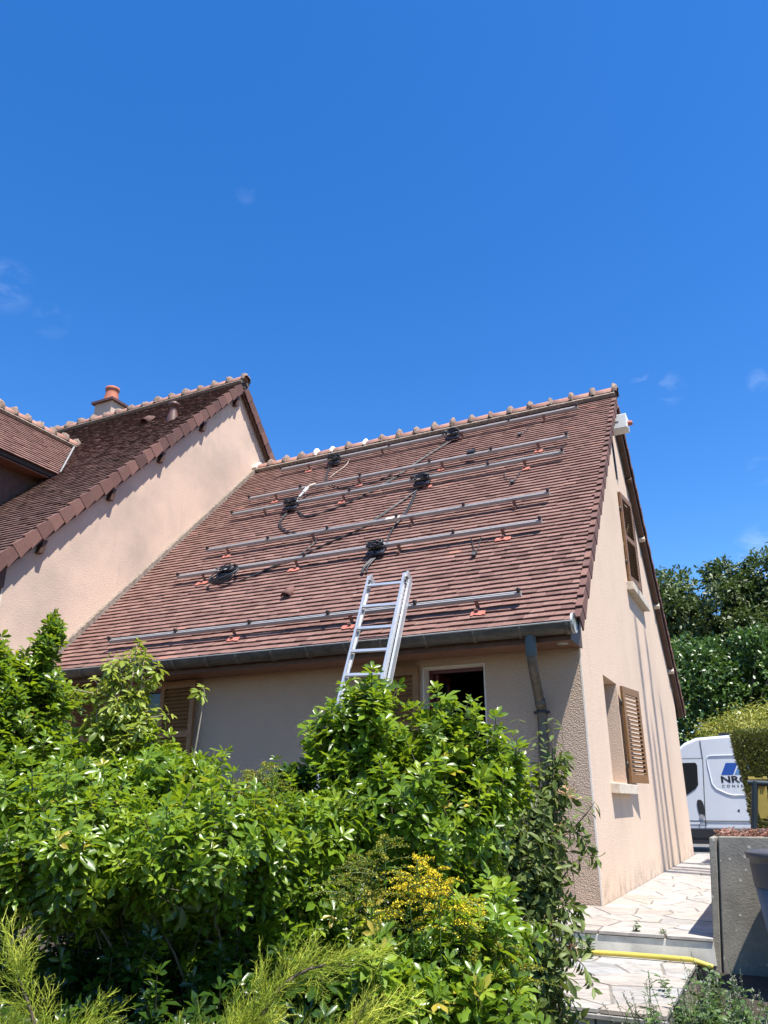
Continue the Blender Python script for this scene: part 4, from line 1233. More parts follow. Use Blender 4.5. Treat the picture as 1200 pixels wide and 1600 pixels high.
# ------------------------------------------------------------------ ladder
lad = thing('extension_ladder', 'double aluminium ladder leaning on the gutter', 'ladder', (-2.0, -1.9, -0.2))
inc = R(69); LD = Vector((0.035, math.cos(inc), math.sin(inc))).normalized(); LX = Vector((1, 0, -0.035)).normalized(); LN = LX.cross(LD)
if LN.y > 0: LN = -LN                           # LN points to the garden
Pg = Vector((-1.995, YG - RG - 0.06, ZG + 0.01)) # where it lies on the gutter
def LPt(a, t, n): return Pg + LX * a + LD * t + LN * n
tb = -(Pg.z + 0.19) / LD.z
tt = 0.765
for sec, (wd, n0, t0, t1) in enumerate(((0.232, 0.03, tb, tt - 0.02), (0.270, -0.045 + .0, tb + .05, tt - 0.06))):
    n0 = 0.075 if sec == 0 else 0.0
    for sg in (-1, 1):
        s = MB()
        c = (LPt(sg * wd, t0, n0 + .03) + LPt(sg * wd, t1, n0 + .03)) / 2
        hl = LD * ((t1 - t0) / 2)
        s.obox(c, LX * 0.004, LN * 0.033, hl)
        for q in (-1, 1): s.obox(c + LN * q * 0.0345 - LX * sg * 0.008, LX * 0.013, LN * 0.0035, hl)
        s.build('side_rail', M['alu_bright'], lad)
    t = tt - 0.13
    k = 0
    while t > tb + 0.1:
        if sec == 0 or k > 99:
            s = MB(); a, b = LPt(-wd + .004, t, n0 + .03), LPt(wd - .004, t, n0 + .03)
            s.obox((a + b) / 2, LX * (wd - .004), LN * 0.014, LD * 0.015)
            s.build('rung', M['alu_bright'], lad)
        elif sec == 1 and t < 0.55 - 0.28 * 8:
            s = MB(); s.obox((LPt(-wd, t, n0 + .03) + LPt(wd, t, n0 + .03)) / 2, LX * wd, LN * .014, LD * .015); s.build('rung', M['alu_bright'], lad)
        t -= 0.285; k += 1
for sg in (-1, 1):
    s = MB(); c = LPt(sg * 0.235, tt - 0.02, 0.05)
    s.obox(c, LX * 0.024, LN * 0.06, LD * 0.03); s.obox(c + LD * .035 + LN * .02, LX * 0.014, LN * 0.015, LD * 0.03)
    s.obox(c - LD * .10 + LX * sg * .012, LX * 0.008, LN * 0.05, LD * 0.012)
    s.build('hook', M['alu'], lad)
    s = MB(); s.obox(LPt(sg * 0.235, tt - 0.10, 0.085), LX * 0.02, LN * 0.03, LD * 0.012); s.build('strap', M['black_plastic'], lad)
    s = MB(); s.obox(LPt(sg * 0.23, tb - .01, 0.06), LX * 0.02, LN * 0.07, LD * 0.03); s.build('foot', M['black_plastic'], lad)

# ------------------------------------------------------------------ van behind the house
YV = 13.5
van = thing('white_van', 'white delivery van with blue and black lettering, half hidden by hedge', 'van', (1.2, 14.5, -0.2))
prof = [(-2.35, 0.28), (-2.40, 0.75), (-2.25, 1.05), (-1.55, 1.28), (-0.72, 2.10), (-0.42, 2.34), (-0.12, 2.46), (0.6, 2.50), (3.4, 2.48), (3.62, 2.40), (3.68, 0.30), (-2.35, 0.30)]
s = MB()
def vsec(off, y): return [(x, y, z) for x, z in prof[:-1]]
def inset(p, k):
    cx, cz = 0.6, 1.3
    return (cx + (p[0] - cx) * (1 - k), cz + (p[1] - cz) * (1 - k))
rings = [(YV + 0.10, .035), (YV + 0.02, .008), (YV, 0.014), (YV + 0.0, .0), (YV + 2.0, .0)]
secs = [(YV + 0.16, 0.0), (YV + 0.05, 0.010), (YV, 0.05)]
V = []; F = []
allsec = [(YV, 0.045), (YV + 0.02, 0.02), (YV + 0.09, 0.0), (YV + 1.91, 0.0), (YV + 1.98, 0.02), (YV + 2.0, 0.045)]
P_ = prof[:-1]; n = len(P_)
for y, k in allsec:
    for p in P_:
        q = inset(p, k); V.append((q[0], y, q[1]))
for g in range(len(allsec) - 1):
    for k in range(n): F.append((g * n + k, g * n + (k + 1) % n, (g + 1) * n + (k + 1) % n, (g + 1) * n + k))
F += [tuple(reversed(range(n))), tuple(range((len(allsec) - 1) * n, len(allsec) * n))]
s.add(V, F, 0, .5)
body = s.build('body', M['van'], van, bevel=0.03)
def vp(x, z, d=0.0): return (x, YV - d, z)
def plate(name, poly, d0, d1, mat, parent, label=None, bevel=0):
    s = MB(); s.prism([vp(x, z, d0) for x, z in poly], (0, -(d1 - d0), 0)); return s.build(name, M[mat], parent, label, bevel=bevel)
door = plate('cab_door', [(-1.42, 0.42), (-0.175, 0.42), (-0.03, 1.95), (-0.58, 1.95), (-1.42, 1.30)], 0.001, 0.010, 'van', van, bevel=0.004)
plate('window', [(-1.2, 1.22), (-0.50, 1.10), (-0.28, 1.24), (-0.20, 1.34), (-0.165, 1.80), (-0.20, 1.86), (-0.56, 1.86), (-1.2, 1.32)], 0.011, 0.020, 'glass', door)
def ov(cx, cz, rx, rz, n=20, tilt=-.08): return [(cx + rx * math.copysign(abs(math.cos(t)) ** .7, math.cos(t)) + tilt * rz * math.sin(t), cz + rz * math.copysign(abs(math.sin(t)) ** .7, math.sin(t))) for t in [2 * math.pi * k / n for k in range(n)]]
hd = plate('door_handle', ov(-0.21, 0.80, 0.078, 0.19), 0.011, 0.020, 'van_black', door)
plate('grip', ov(-0.215, 0.60, 0.05, 0.05), 0.021, 0.028, 'alu', hd)
s = MB()
def strip(pts, w=0.006, d=0.004):
    for a, b in zip(pts, pts[1:]):
        a3, b3 = Vector(vp(*a, 0.0095)), Vector(vp(*b, 0.0095)); dd = (b3 - a3)
        if dd.length < 1e-5: continue
        t = dd.normalized(); s.obox((a3 + b3) / 2, dd / 2, t.cross(Vector((0, 1, 0))) * w, Vector((0, d, 0)))
strip([(-0.02, 2.40), (-0.012, 1.95), (-0.165, 0.30)]); strip([(-0.7, 1.965), (-0.012, 1.965)]); strip([(1.35, 2.35), (1.35, 0.3)])
strip([(-1.45, 0.50), (1.9, 0.50)], 0.010)
strip([(-0.30, 0.33), (-0.30, 0.42), (-0.25, 0.46), (-0.1, 0.46)], 0.004)
s.build('gap_shade_strip', M['gap_shade'], van)  # thin raised strips, coloured dark as the shade of the panel joints
s = MB()
pb = [(1.25, 2.02), (0.14, 2.02), (0.085, 1.97), (0.08, 1.80), (0.12, 1.36), (0.20, 1.24), (0.44, 1.12), (0.56, 1.09), (1.25, 1.09)]
s.tube([vp(x, z, 0.004) for x, z in pb], 0.013, 6); s.build('pressed_panel', M['van'], van)
plate('lower_cladding', [(-2.3, 0.12), (3.6, 0.12), (3.6, 0.30), (-2.3, 0.30)], -0.03, 0.03, 'van_black', van)
plate('sill_panel', [(-1.4, -0.02), (1.9, -0.02), (1.9, 0.13), (-1.4, 0.13)], -0.10, 0.02, 'van_black', van)
for x in (-1.62, 2.45):
    s = MB(); s.lathe((x, YV + 0.01, 0.14), [(0.19, 0), (0.30, 0.0), (0.345, 0.03), (0.345, 0.20), (0.30, 0.23)], 26, axis=(0, 1, 0)); w_ = s.build('wheel', M['tyre'], van)
    s = MB(); s.lathe((x, YV + 0.03, 0.14), [(0.001, -.01), (0.08, -.02), (0.15, 0.02), (0.2, 0.0), (0.2, .1)], 22, axis=(0, 1, 0)); s.build('rim', M['rim'], w_)
    s = MB(); s.lathe((x, YV + 1.75, 0.14), [(0.19, 0), (0.30, 0.0), (0.345, 0.03), (0.345, 0.20), (0.30, 0.23)], 26, axis=(0, 1, 0)); s.build('wheel', M['tyre'], van)
    s = MB(); s.lathe((x, YV - .004, 0.16), [(0.36, 0), (0.44, 0.0), (0.44, .05), (0.36, .05)], 26, axis=(0, 1, 0)); s.build('wheel_arch', M['van_black'], van)
s = MB(); s.box((0.42, YV + .25, 2.50), (0.95, YV + .32, 2.58)); s.box((0.5, YV + .2, 2.47), (0.56, YV + .38, 2.52)); s.build('roof_bar', M['van_black'], van)
# logo and lettering
plate('logo', [(0.36, 1.56), (0.63, 1.56), (0.78, 1.84), (0.50, 1.84)], 0.001, 0.003, 'logo_blue', van)
plate('logo', [(0.665, 1.56), (0.93, 1.56), (1.08, 1.84), (0.815, 1.84)], 0.001, 0.003, 'logo_pale', van)
def lettering(txt, x, z, size, mat, sx=1.0, sp=1.0, off=0.0):
    c = bpy.data.curves.new('lettering', 'FONT'); c.body = txt; c.size = size; c.space_character = sp; c.extrude = 0.001; c.offset = off
    o = bpy.data.objects.new('lettering', c); COL.objects.link(o)
    bpy.context.view_layer.update()
    dg = bpy.context.evaluated_depsgraph_get()
    me = bpy.data.meshes.new_from_object(o.evaluated_get(dg))
    bpy.data.objects.remove(o)
    me.materials.clear(); me.materials.append(M[mat])
    ob = bpy.data.objects.new('lettering', me); link(ob, van)
    ob.location = Vector(vp(x, z, 0.0035)) - van.location; ob.rotation_euler = (R(90), 0, 0); ob.scale = (sx, 1, 1)
lettering('NRG', 0.33, 1.385, 0.21, 'logo_black', 1.45, 1.0, 0.006)
lettering('CONSEIL', 0.34, 1.275, 0.085, 'logo_black', 1.2, 1.7)
for (x, z) in ((0.60, 0.73), (0.80, 0.735)):
    plate('emblem', [(x, z), (x + .03, z + .035), (x + .07, z + .035), (x + .05, z), (x + .06, z - .03), (x + .02, z - .015)], 0.001, 0.003, 'logo_black', van)
plate('emblem', [(0.86, 0.70), (0.92, 0.76), (0.945, 0.76), (0.93, 0.70), (0.905, 0.70), (0.91, 0.735), (0.885, 0.70)], 0.001, 0.003, 'logo_black', van)

# ------------------------------------------------------------------ planter, pot, post, hose
pl = thing('concrete_planter', 'raised concrete planter with white flecks beside the steps', 'planter', (2.0, -1.0, -0.3))
YP = -1.50
s = MB(); s.prism([(1.03, YP - .004, -0.55), (1.075, YP - .004, -0.55), (1.200, YP - .004, 0.672), (1.150, YP - .004, 0.672)], (0, 2.4, 0)); s.build('side_panel', M['concrete'], pl, bevel=0.006)
s = MB(); s.prism([(1.09, YP, -0.55), (3.4, YP, -0.55), (3.4, YP, 0.68), (1.215, YP, 0.68)], (0, 0.07, 0)); s.build('front_panel', M['concrete'], pl, bevel=0.008)
s = MB(); s.prism([(1.077, YP + .03, -0.55), (1.088, YP + .03, -0.55), (1.213, YP + .03, 0.66), (1.202, YP + .03, 0.66)], (0, 0.03, 0)); s.build('joint', M['joint'], pl)
s = MB(); s.box((1.15, 0.902, -0.55), (3.4, 0.96, 0.672)); s.build('rear_panel', M['concrete'], pl)
s = MB(); s.box((1.205, YP + .072, 0.3), (3.4, 0.895, 0.645)); s.build('soil', M['soil'], pl)
po = thing('tall_pot', 'tall grey plant pot with a dark rim in front of the planter', 'pot', (1.778, -1.9, -0.47))
pc = (1.778, -1.90, -0.47)
s = MB(); s.lathe(pc, [(0.001, 0.0), (0.245, 0.0), (0.25, 0.03), (0.343, 0.86), (0.33, 0.86)], 40); s.build('body', M['pot_grey'], po)
s = MB(); s.lathe(pc, [(0.347, 0.86), (0.357, 1.00), (0.352, 1.03), (0.374, 1.035), (0.378, 1.07), (0.36, 1.08), (0.335, 1.06), (0.33, 0.86)], 40); s.build('rim', M['pot_dark'], po)
s = MB(); s.lathe(pc, [(0.001, 0.99), (0.33, 0.99)], 30); s.build('soil', M['soil'], po)
st = thing('garden_post', 'dark steel post with a cross arm in the planter', 'post', (1.46, -1.10, 0.64))
s = MB(); s.tube([(1.41, -1.12, 0.45), (1.515, -1.12, 1.075)], 0.025, 12); s.build('upright', M['post'], st)
s = MB(); s.tube([(1.46, -1.12, 1.065), (1.75, -1.12, 1.045), (2.0, -1.12, 1.02)], 0.023, 10); s.build('cross_arm', M['post'], st)
fe = thing('yellow_feeder', 'dull yellow tapered plastic container hung behind the dark post', 'container', (1.50, -1.03, 0.85))
s = MB(); V = []
tops = [(1.478, -1.06), (1.592, -1.06), (1.592, -0.94), (1.478, -0.94)]; bots = [(1.51, -1.04), (1.57, -1.04), (1.57, -0.95), (1.51, -0.95)]
s.add([(x, y, 1.09) for x, y in tops] + [(x, y, 0.80) for x, y in bots], [(0, 1, 5, 4), (1, 2, 6, 5), (2, 3, 7, 6), (3, 0, 4, 7), (4, 5, 6, 7)]); s.build('body', M['yellow'], fe)
s = MB(); s.box((1.468, -1.075, 1.091), (1.51, -0.93, 1.112)); s.box((1.51, -1.07, 1.091), (1.575, -0.93, 1.102)); s.box((1.575, -1.075, 1.091), (1.602, -0.93, 1.112)); s.build('rim', M['yellow'], fe)
s = MB(); hp = []
for q in range(24):
    t = q / 23; x = -0.55 + t * 1.62
    hp.append((x, -1.60 - 0.02 * math.sin(t * 7) - 0.05 * (1 - t), -0.135 - (0.0 if x < 0.93 else (x - 0.93) * 0.25) + (0.05 * max(0, 0.3 - t))))
s.tube(hp, 0.018, 10); tag(s.build('garden_hose', M['hose']), 'yellow hose lying across the foot of the marble step', 'hose')

# ------------------------------------------------------------------ vegetation
TRI = [trifoliate(k) for k in range(4)]
LEVELS = 8

def build_leaves(root, tmpls, P, D, N, S, tv, mat, n_single, single='leaf', rest='leaves'):
    """the n_single leaves nearest the camera are objects that share meshes, the others one part"""
    tv = np.clip(tv, 0, 1)
    Rm = frames(D, N)
    dist = np.linalg.norm(P - np.array(CAM), axis=1) - 0.6 * np.maximum(0, N[:, 2]) * 0.2
    order = np.argsort(dist)
    near = order[:n_single]; far = order[n_single:]
    off = np.array(root.location)
    cache = {}
    for i in near:
        lv = int(round(tv[i] * (LEVELS - 1))); k = int(i) % len(tmpls)
        if (lv, k) not in cache:
            v, t, q = tmpls[k]
            cache[(lv, k)] = np_mesh(single, v, t, q, np.full(len(t), lv / (LEVELS - 1)), np.full(len(q), lv / (LEVELS - 1)), mat)
        o = bpy.data.objects.new(single, cache[(lv, k)])
        link(o, root)
        m4 = Matrix((Rm[i] * S[i]).tolist()).to_4x4(); m4.translation = Vector((P[i] - off).tolist())
        o.matrix_local = m4
    if len(far):
        cos, Ts, Qs, t1, t2, b = [], [], [], [], [], 0
        for k, tm in enumerate(tmpls):
            idx = far[far % len(tmpls) == k]
            if not len(idx): continue
            co, T, Q = scatter(tm, P[idx], Rm[idx], S[idx])
            cos.append(co); Ts.append(T + b); Qs.append(Q + b); b += len(co)
            t1.append(np.repeat(tv[idx], len(tm[1]))); t2.append(np.repeat(tv[idx], len(tm[2])))
        me = np_mesh(rest, np.concatenate(cos) - off, np.concatenate(Ts), np.concatenate(Qs), np.concatenate(t1), np.concatenate(t2), mat)
        o = bpy.data.objects.new(rest, me); link(o, root); o['kind'] = 'stuff'

def sample_ellipsoids(ells, n, r, inner=0.55, cut=0.5):
    E_ = np.array(ells, float)
    vol = (E_[:, 3] ** 1.2 * E_[:, 4] ** 0.8); vol /= vol.sum()
    out_p, out_n = [], []
    while sum(len(a) for a in out_p) < n:
        k = r.choice(len(E_), size=n, p=vol)
        d = rand_dirs(n, r)
        rad = r.uniform(inner ** 2, 1.0, n) ** 0.5
        ax = np.stack([E_[k, 3], E_[k, 3], E_[k, 4]], 1)
        p = E_[k, :3] + d * ax * rad[:, None]
        nn = unit(d / ax)
        keep = np.ones(n, bool)
        for j, e in enumerate(E_):
            q = (p - e[:3]) / np.array([e[3], e[3], e[4]])
            keep &= ~((np.linalg.norm(q, axis=1) < cut) & (k != j))
        out_p.append(p[keep]); out_n.append(nn[keep])
    return np.concatenate(out_p)[:n], np.concatenate(out_n)[:n]

def rosettes(P, A, r, nodes=4, size=0.062, spread=0.020, elev=(0.05, 1.0), tvm=0.45, tvs=0.22, droop=0.0, pairs=2):
    """opposite leaves in crossed pairs below each shoot tip"""
    n = len(P)
    ref = rand_dirs(n, r)
    X = unit(np.cross(A, ref)); Y = np.cross(A, X)
    LP_, LD_, LN_, LS_, LT_ = [], [], [], [], []
    shade = r.normal(0, tvs, n)
    for k in range(nodes):
        f = k / max(1, nodes - 1)                      # 0 lowest, 1 at the tip
        for j in range(pairs):
            az = (k % 2) * math.pi / pairs + j * 2 * math.pi / pairs + r.normal(0, 0.25, n)
            el = elev[0] + (elev[1] - elev[0]) * f + r.normal(0, 0.16, n) - droop
            rad = np.cos(az)[:, None] * X + np.sin(az)[:, None] * Y
            D = unit(rad * np.cos(el)[:, None] + A * np.sin(el)[:, None])
            N = unit(A * np.cos(el)[:, None] - rad * np.sin(el)[:, None] + r.normal(0, 0.18, (n, 3)))
            LP_.append(P - A * (spread * (nodes - 1 - k))[..., None] if np.ndim(spread) else P - A * (spread * (nodes - 1 - k)))
            LD_.append(D); LN_.append(N)
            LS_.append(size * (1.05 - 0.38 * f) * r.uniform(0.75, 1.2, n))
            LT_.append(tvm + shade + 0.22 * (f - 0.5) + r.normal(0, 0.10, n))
    return [np.concatenate(a) for a in (LP_, LD_, LN_, LS_, LT_)]

def stems(root, base, P, A, r, count, mat, r0=0.010, name='stems', twig=0.09):
    s = MB()
    base = np.array(base, float)
    idx = r.choice(len(P), min(count, len(P)), replace=False)
    for i in idx:
        p = P[i]; b = base[int(r.integers(len(base)))] if base.ndim == 2 else base
        b = b + r.normal(0, 0.05, 3) * np.array([1, 1, 0])
        c1 = b * 0.6 + p * 0.4 + np.array([0, 0, 0.12]) + r.normal(0, 0.05, 3)
        c2 = p - A[i] * 0.16
        pts = [b * (1 - t) ** 3 + 3 * c1 * t * (1 - t) ** 2 + 3 * c2 * t * t * (1 - t) + p * t ** 3 for t in np.linspace(0, 1, 7)]
        s.tube(pts, [r0 * (1 - 0.75 * t) for t in np.linspace(0, 1, 7)], 4, caps=False)
    for i in range(len(P)):
        s.tube([P[i] - A[i] * twig - np.array([0, 0, 0.012]), P[i]], [0.0028, 0.0018], 3, caps=False)
    o = s.build(name, mat, root); o['kind'] = 'stuff'
    return o

def shrub(name, label, cat, ells, n, seed, mat, base, group=None, size=0.062, up=0.75, nodes=4, inner=0.6, single=300, tvm=0.45, tvs=0.2, droop=0.0, elev=(0.05, 1.0), yellow=0.018, tmpls=None, spread=0.020, nst=60, spikes=0.16):
    r = np.random.default_rng(seed)
    b = np.array(base, float)
    root = thing(name, label, cat, tuple(b.mean(0)) if b.ndim == 2 else tuple(b), group)
    P, N = sample_ellipsoids(ells, n, r, inner)
    A = unit(N * 0.75 + np.array([0, 0, up]) + r.normal(0, 0.28, (n, 3)))
    k = int(n * spikes)
    pick = r.choice(n, k, replace=False)
    dr = unit(A[pick] + np.array([0, 0, .6]))
    long_ = r.uniform(0.03, 0.15, k)[:, None]
    P[pick] = P[pick] + dr * long_; A[pick] = dr
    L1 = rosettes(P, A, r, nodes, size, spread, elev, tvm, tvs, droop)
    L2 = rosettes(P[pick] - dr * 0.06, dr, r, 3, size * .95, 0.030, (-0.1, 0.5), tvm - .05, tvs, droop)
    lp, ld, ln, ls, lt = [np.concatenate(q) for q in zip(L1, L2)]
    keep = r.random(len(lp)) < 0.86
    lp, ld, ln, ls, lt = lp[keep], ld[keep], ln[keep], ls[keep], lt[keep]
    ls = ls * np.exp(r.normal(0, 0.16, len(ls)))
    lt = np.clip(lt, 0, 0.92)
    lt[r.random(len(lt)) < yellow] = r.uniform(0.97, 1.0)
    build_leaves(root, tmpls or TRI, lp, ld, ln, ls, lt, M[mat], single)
    stems(root, b, P, A, r, nst, M['twig'])
    return root

GB = -0.5
shrub('mexican_orange_shrub', 'tall glossy green shrub in front of the ladder foot and open window', 'shrub',
      [(0.23, -4.93, 0.85, 0.44, 0.34), (0.09, -5.01, 1.24, 0.13, 0.24), (-0.08, -5.08, 1.19, 0.11, 0.14), (0.38, -4.86, 1.17, 0.13, 0.18), (0.55, -4.77, 1.01, 0.17, 0.17), (0.0, -5.02, 0.9, 0.20, 0.34), (0.20, -4.9, 0.50, 0.42, 0.34)],
      1000, 101, 'choisya', [(0.1, -4.7, GB), (0.3, -4.6, GB)], 'glossy evergreen shrubs', up=0.8, tvm=0.5, tvs=.24, spikes=.22)
shrub('mexican_orange_shrub', 'small dark green shrub at the left foot of the tall shrub', 'shrub',
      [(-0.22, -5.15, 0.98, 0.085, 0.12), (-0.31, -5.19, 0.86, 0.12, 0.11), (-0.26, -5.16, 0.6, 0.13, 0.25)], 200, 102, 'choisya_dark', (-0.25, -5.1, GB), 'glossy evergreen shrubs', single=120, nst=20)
shrub('mexican_orange_shrub', 'broad low glossy shrub in the left foreground, deep shade beneath it', 'shrub',
      [(-0.62, -6.0, 0.74, 0.32, 0.24), (-0.18, -5.79, 0.75, 0.32, 0.24), (-0.62, -5.56, 0.42, 0.26, 0.22), (-0.26, -5.46, 0.40, 0.30, 0.24), (-0.02, -5.44, 0.54, 0.22, 0.24), (-0.03, -5.39, 0.77, 0.21, 0.19), (-0.86, -6.18, 0.74, 0.24, 0.22)],
      1450, 103, 'choisya', [(-0.4, -5.5, GB), (-0.1, -5.4, GB)], 'glossy evergreen shrubs', size=0.055, nst=26, up=0.7, tvm=0.47, tvs=.24)
shrub('mexican_orange_shrub', 'low leafy green shrub at the bottom centre, right of the golden juniper', 'shrub',
      [(0.59, -5.53, 0.34, 0.18, 0.16), (0.74, -5.46, 0.30, 0.16, 0.16), (0.45, -5.68, 0.33, 0.17, 0.15), (0.66, -5.29, 0.46, 0.19, 0.14), (0.58, -5.5, 0.05, 0.24, 0.25)], 620, 104, 'choisya', (0.6, -5.4, GB), 'glossy evergreen shrubs', single=300, up=0.8, tvm=0.5, nst=30)
shrub('mexican_orange_shrub', 'dark upright shrub at the left edge, below the corner of the main house', 'shrub',
      [(-2.06, -5.16, 1.33, 0.30, 0.36), (-1.96, -5.11, 1.70, 0.10, 0.16), (-2.19, -5.21, 1.54, 0.20, 0.20), (-1.84, -5.28, 0.99, 0.30, 0.24), (-2.1, -5.2, 0.7, 0.4, 0.3), (-1.94, -5.10, 1.86, 0.05, 0.08)], 760, 105, 'choisya', (-2.0, -5.1, GB), 'glossy evergreen shrubs', up=1.1, size=0.066, nodes=5, spread=0.026, tvm=0.32)
shrub('mexican_orange_shrub', 'mid green shrub with leggy bare stems before the left window', 'shrub',
      [(-0.96, -5.16, 1.04, 0.26, 0.12), (-1.12, -5.25, 1.0, 0.28, 0.14), (-1.32, -5.33, 1.06, 0.19, 0.12), (-1.05, -5.3, 0.8, 0.42, 0.2)], 620, 106, 'choisya', (-1.1, -5.2, GB), 'glossy evergreen shrubs', up=0.8, tvm=0.5, yellow=0.02)

def leggy(name, label, cat, base, tips, seed, mat, group):
    """bare upright stems with tiers of drooping pale leaves near the top"""
    r = np.random.default_rng(seed)
    root = thing(name, label, cat, base, group)
    s = MB(); Ps, As = [], []
    for tx, ty, tz, n in tips:
        b = np.array(base, float) + r.normal(0, 0.10, 3) * (1, 1, 0); t = np.array((tx, ty, tz))
        mid = b * .45 + t * .55 + r.normal(0, .03, 3); mid[:2] = mid[:2] * .4 + t[:2] * .6
        pts = [b * (1 - q) ** 2 + 2 * mid * q * (1 - q) + t * q * q for q in np.linspace(0, 1, 9)]
        s.tube(pts, [0.007 - 0.0045 * q for q in np.linspace(0, 1, 9)], 5, caps=False)
        for k in range(n):
            q = 1 - 0.42 * k / max(1, n) * (0.6 if tz < 1.5 else 1)
            p = b * (1 - q) ** 2 + 2 * mid * q * (1 - q) + t * q * q
            side = r.normal(0, 1, 3) * np.array([.06, .06, .01]) * (0.2 if k == 0 else 1)
            e = p + side + np.array([0, 0, 0.02])
            s.tube([p, e], [0.003, 0.002], 3, caps=False)
            Ps.append(e); As.append(unit(np.array([side[0] * 3, side[1] * 3, 0.8]) + r.normal(0, .15, 3)))
    s.build('stems', M['twig_pale'], root)['kind'] = 'stuff'
    P, A = np.array(Ps), np.array(As)
    lp, ld, ln, ls, lt = rosettes(P, A, r, 3, 0.060, 0.014, (-0.75, 0.35), 0.5, 0.2, 0.0)
    build_leaves(root, TRI, lp, ld, ln, ls, np.clip(lt, 0, .93), M[mat], 300)
leggy('leggy_shrub', 'leggy pale green shrub standing before the gutter and brown shutters', 'shrub', (-1.10, -5.22, GB),
      [(-1.13, -5.26, 1.66, 22), (-1.09, -5.24, 1.60, 20), (-1.19, -5.29, 1.60, 14), (-1.29, -5.33, 1.47, 18), (-1.22, -5.3, 1.52, 14), (-1.17, -5.28, 1.46, 16), (-1.2, -5.3, 1.34, 14), (-1.08, -5.25, 1.40, 16), (-1.30, -5.33, 1.30, 12), (-1.1, -5.25, 1.27, 14)], 111, 'choisya_pale', None)
leggy('leggy_shrub', 'single bare twig with a tuft of leaves before the shutter louvres', 'twig', (-0.90, -5.1, 0.4),
      [(-0.80, -5.1, 1.43, 1)], 112, 'choisya_pale', None)

# honeysuckle on the right, hanging leaves
HL = [single_leaf(0.36, 0.35, 0.06), single_leaf(0.31, 0.2, 0.09), single_leaf(0.40, 0.45, 0.05)]
def vine(name, label, ells, n, shoots, seed):
    r = np.random.default_rng(seed)
    root = thing(name, label, 'climber', (0.35, -3.35, GB))
    P, N = sample_ellipsoids(ells, n, r, 0.5, 0.35)
    A = unit(N * 0.5 + np.array([0, 0, -0.15]) + r.normal(0, 0.35, (n, 3)))
    L = [rosettes(P, A, r, 4, 0.085, 0.045, (-0.2, 0.5), 0.42, 0.2, 0.55)]
    s = MB()
    for (a, b, c) in shoots:
        a, b, c = map(np.array, (a, b, c))
        q = np.linspace(0, 1, 14)[:, None]
        pts = a * (1 - q) ** 2 + 2 * b * q * (1 - q) + c * q ** 2
        s.tube([tuple(p) for p in pts], [0.005 - 0.003 * t for t in np.linspace(0, 1, 14)], 4, caps=False)
        PP = pts[2:]; AA = unit(np.gradient(pts, axis=0))[2:]
        L.append(rosettes(PP, AA, r, 1, 0.07, 0.0, (0.25, 0.25), 0.5, 0.2, -0.1))
    cat_ = [np.concatenate(x) for x in zip(*L)]
    cat_[2] = unit(cat_[2] * 0.5 + np.array([0.25, -0.35, 0.6]) + r.normal(0, .2, cat_[2].shape))
    cat_[1] = unit(cat_[1] + np.array([0, 0, -0.35]))
    build_leaves(root, HL, cat_[0], cat_[1], cat_[2], cat_[3], cat_[4], M['honey'], 300)
    s.build('vine_stems', M['bark'], root)['kind'] = 'stuff'
    stems(root, (0.35, -3.3, GB), P, A, r, 40, M['bark'], 0.006)
    # flower clusters
    for c, k in (((0.56, -3.36, 0.95), 26), ((0.52, -3.38, 0.76), 10), ((0.50, -3.4, 0.14), 26), ((0.42, -3.5, 0.27), 10)):
        c = np.array(c); d = rand_dirs(k, r); d[:, 2] = np.abs(d[:, 2]) * .9 + .1
        d = unit(d)
        pos = c + r.normal(0, 0.022, (k, 3))
        me = leaf_mesh('flower', leaflet(1, 0.16, 0.03, -0.25), pos - np.array(root.location), frames(d, rand_dirs(k, r)), r.uniform(.045, .065, k), r.uniform(0, 1, k), M['flower_pink'])
        link(bpy.data.objects.new('flower', me), root)
vine('honeysuckle', 'honeysuckle with hanging leaves climbing the downpipe at the corner',
     [(0.36, -3.38, 0.62, 0.20, 0.42), (0.32, -3.43, 0.22, 0.24, 0.28), (0.22, -3.46, 0.62, 0.20, 0.34), (0.34, -3.5, -0.05, 0.19, 0.22), (0.45, -3.27, 1.0, 0.07, 0.26), (0.25, -3.4, -0.3, 0.25, 0.2)], 560,
     [((0.25, -3.4, 0.7), (0.26, -3.4, 1.0), (0.28, -3.39, 1.40)), ((0.38, -3.35, 0.8), (0.39, -3.35, 1.1), (0.40, -3.34, 1.33)), ((0.45, -3.3, 0.9), (0.46, -3.3, 1.2), (0.49, -3.28, 1.41)), ((0.46, -3.3, 0.8), (0.50, -3.3, 1.1), (0.54, -3.26, 1.17)),
      ((0.45, -3.3, 0.7), (0.60, -3.25, 0.80), (0.68, -3.22, 0.92)), ((0.45, -3.35, 0.45), (0.56, -3.3, 0.66), (0.67, -3.22, 0.62)), ((0.42, -3.4, 0.3), (0.54, -3.36, 0.45), (0.58, -3.34, 0.30)), ((0.42, -3.4, 0.1), (0.58, -3.38, 0.16), (0.62, -3.40, -0.02)),
      ((0.5, -3.3, 0.75), (0.60, -3.25, 0.78), (0.62, -3.25, 0.66)), ((0.40, -3.5, -0.1), (0.52, -3.5, 0.02), (0.56, -3.52, -0.15))], 121)

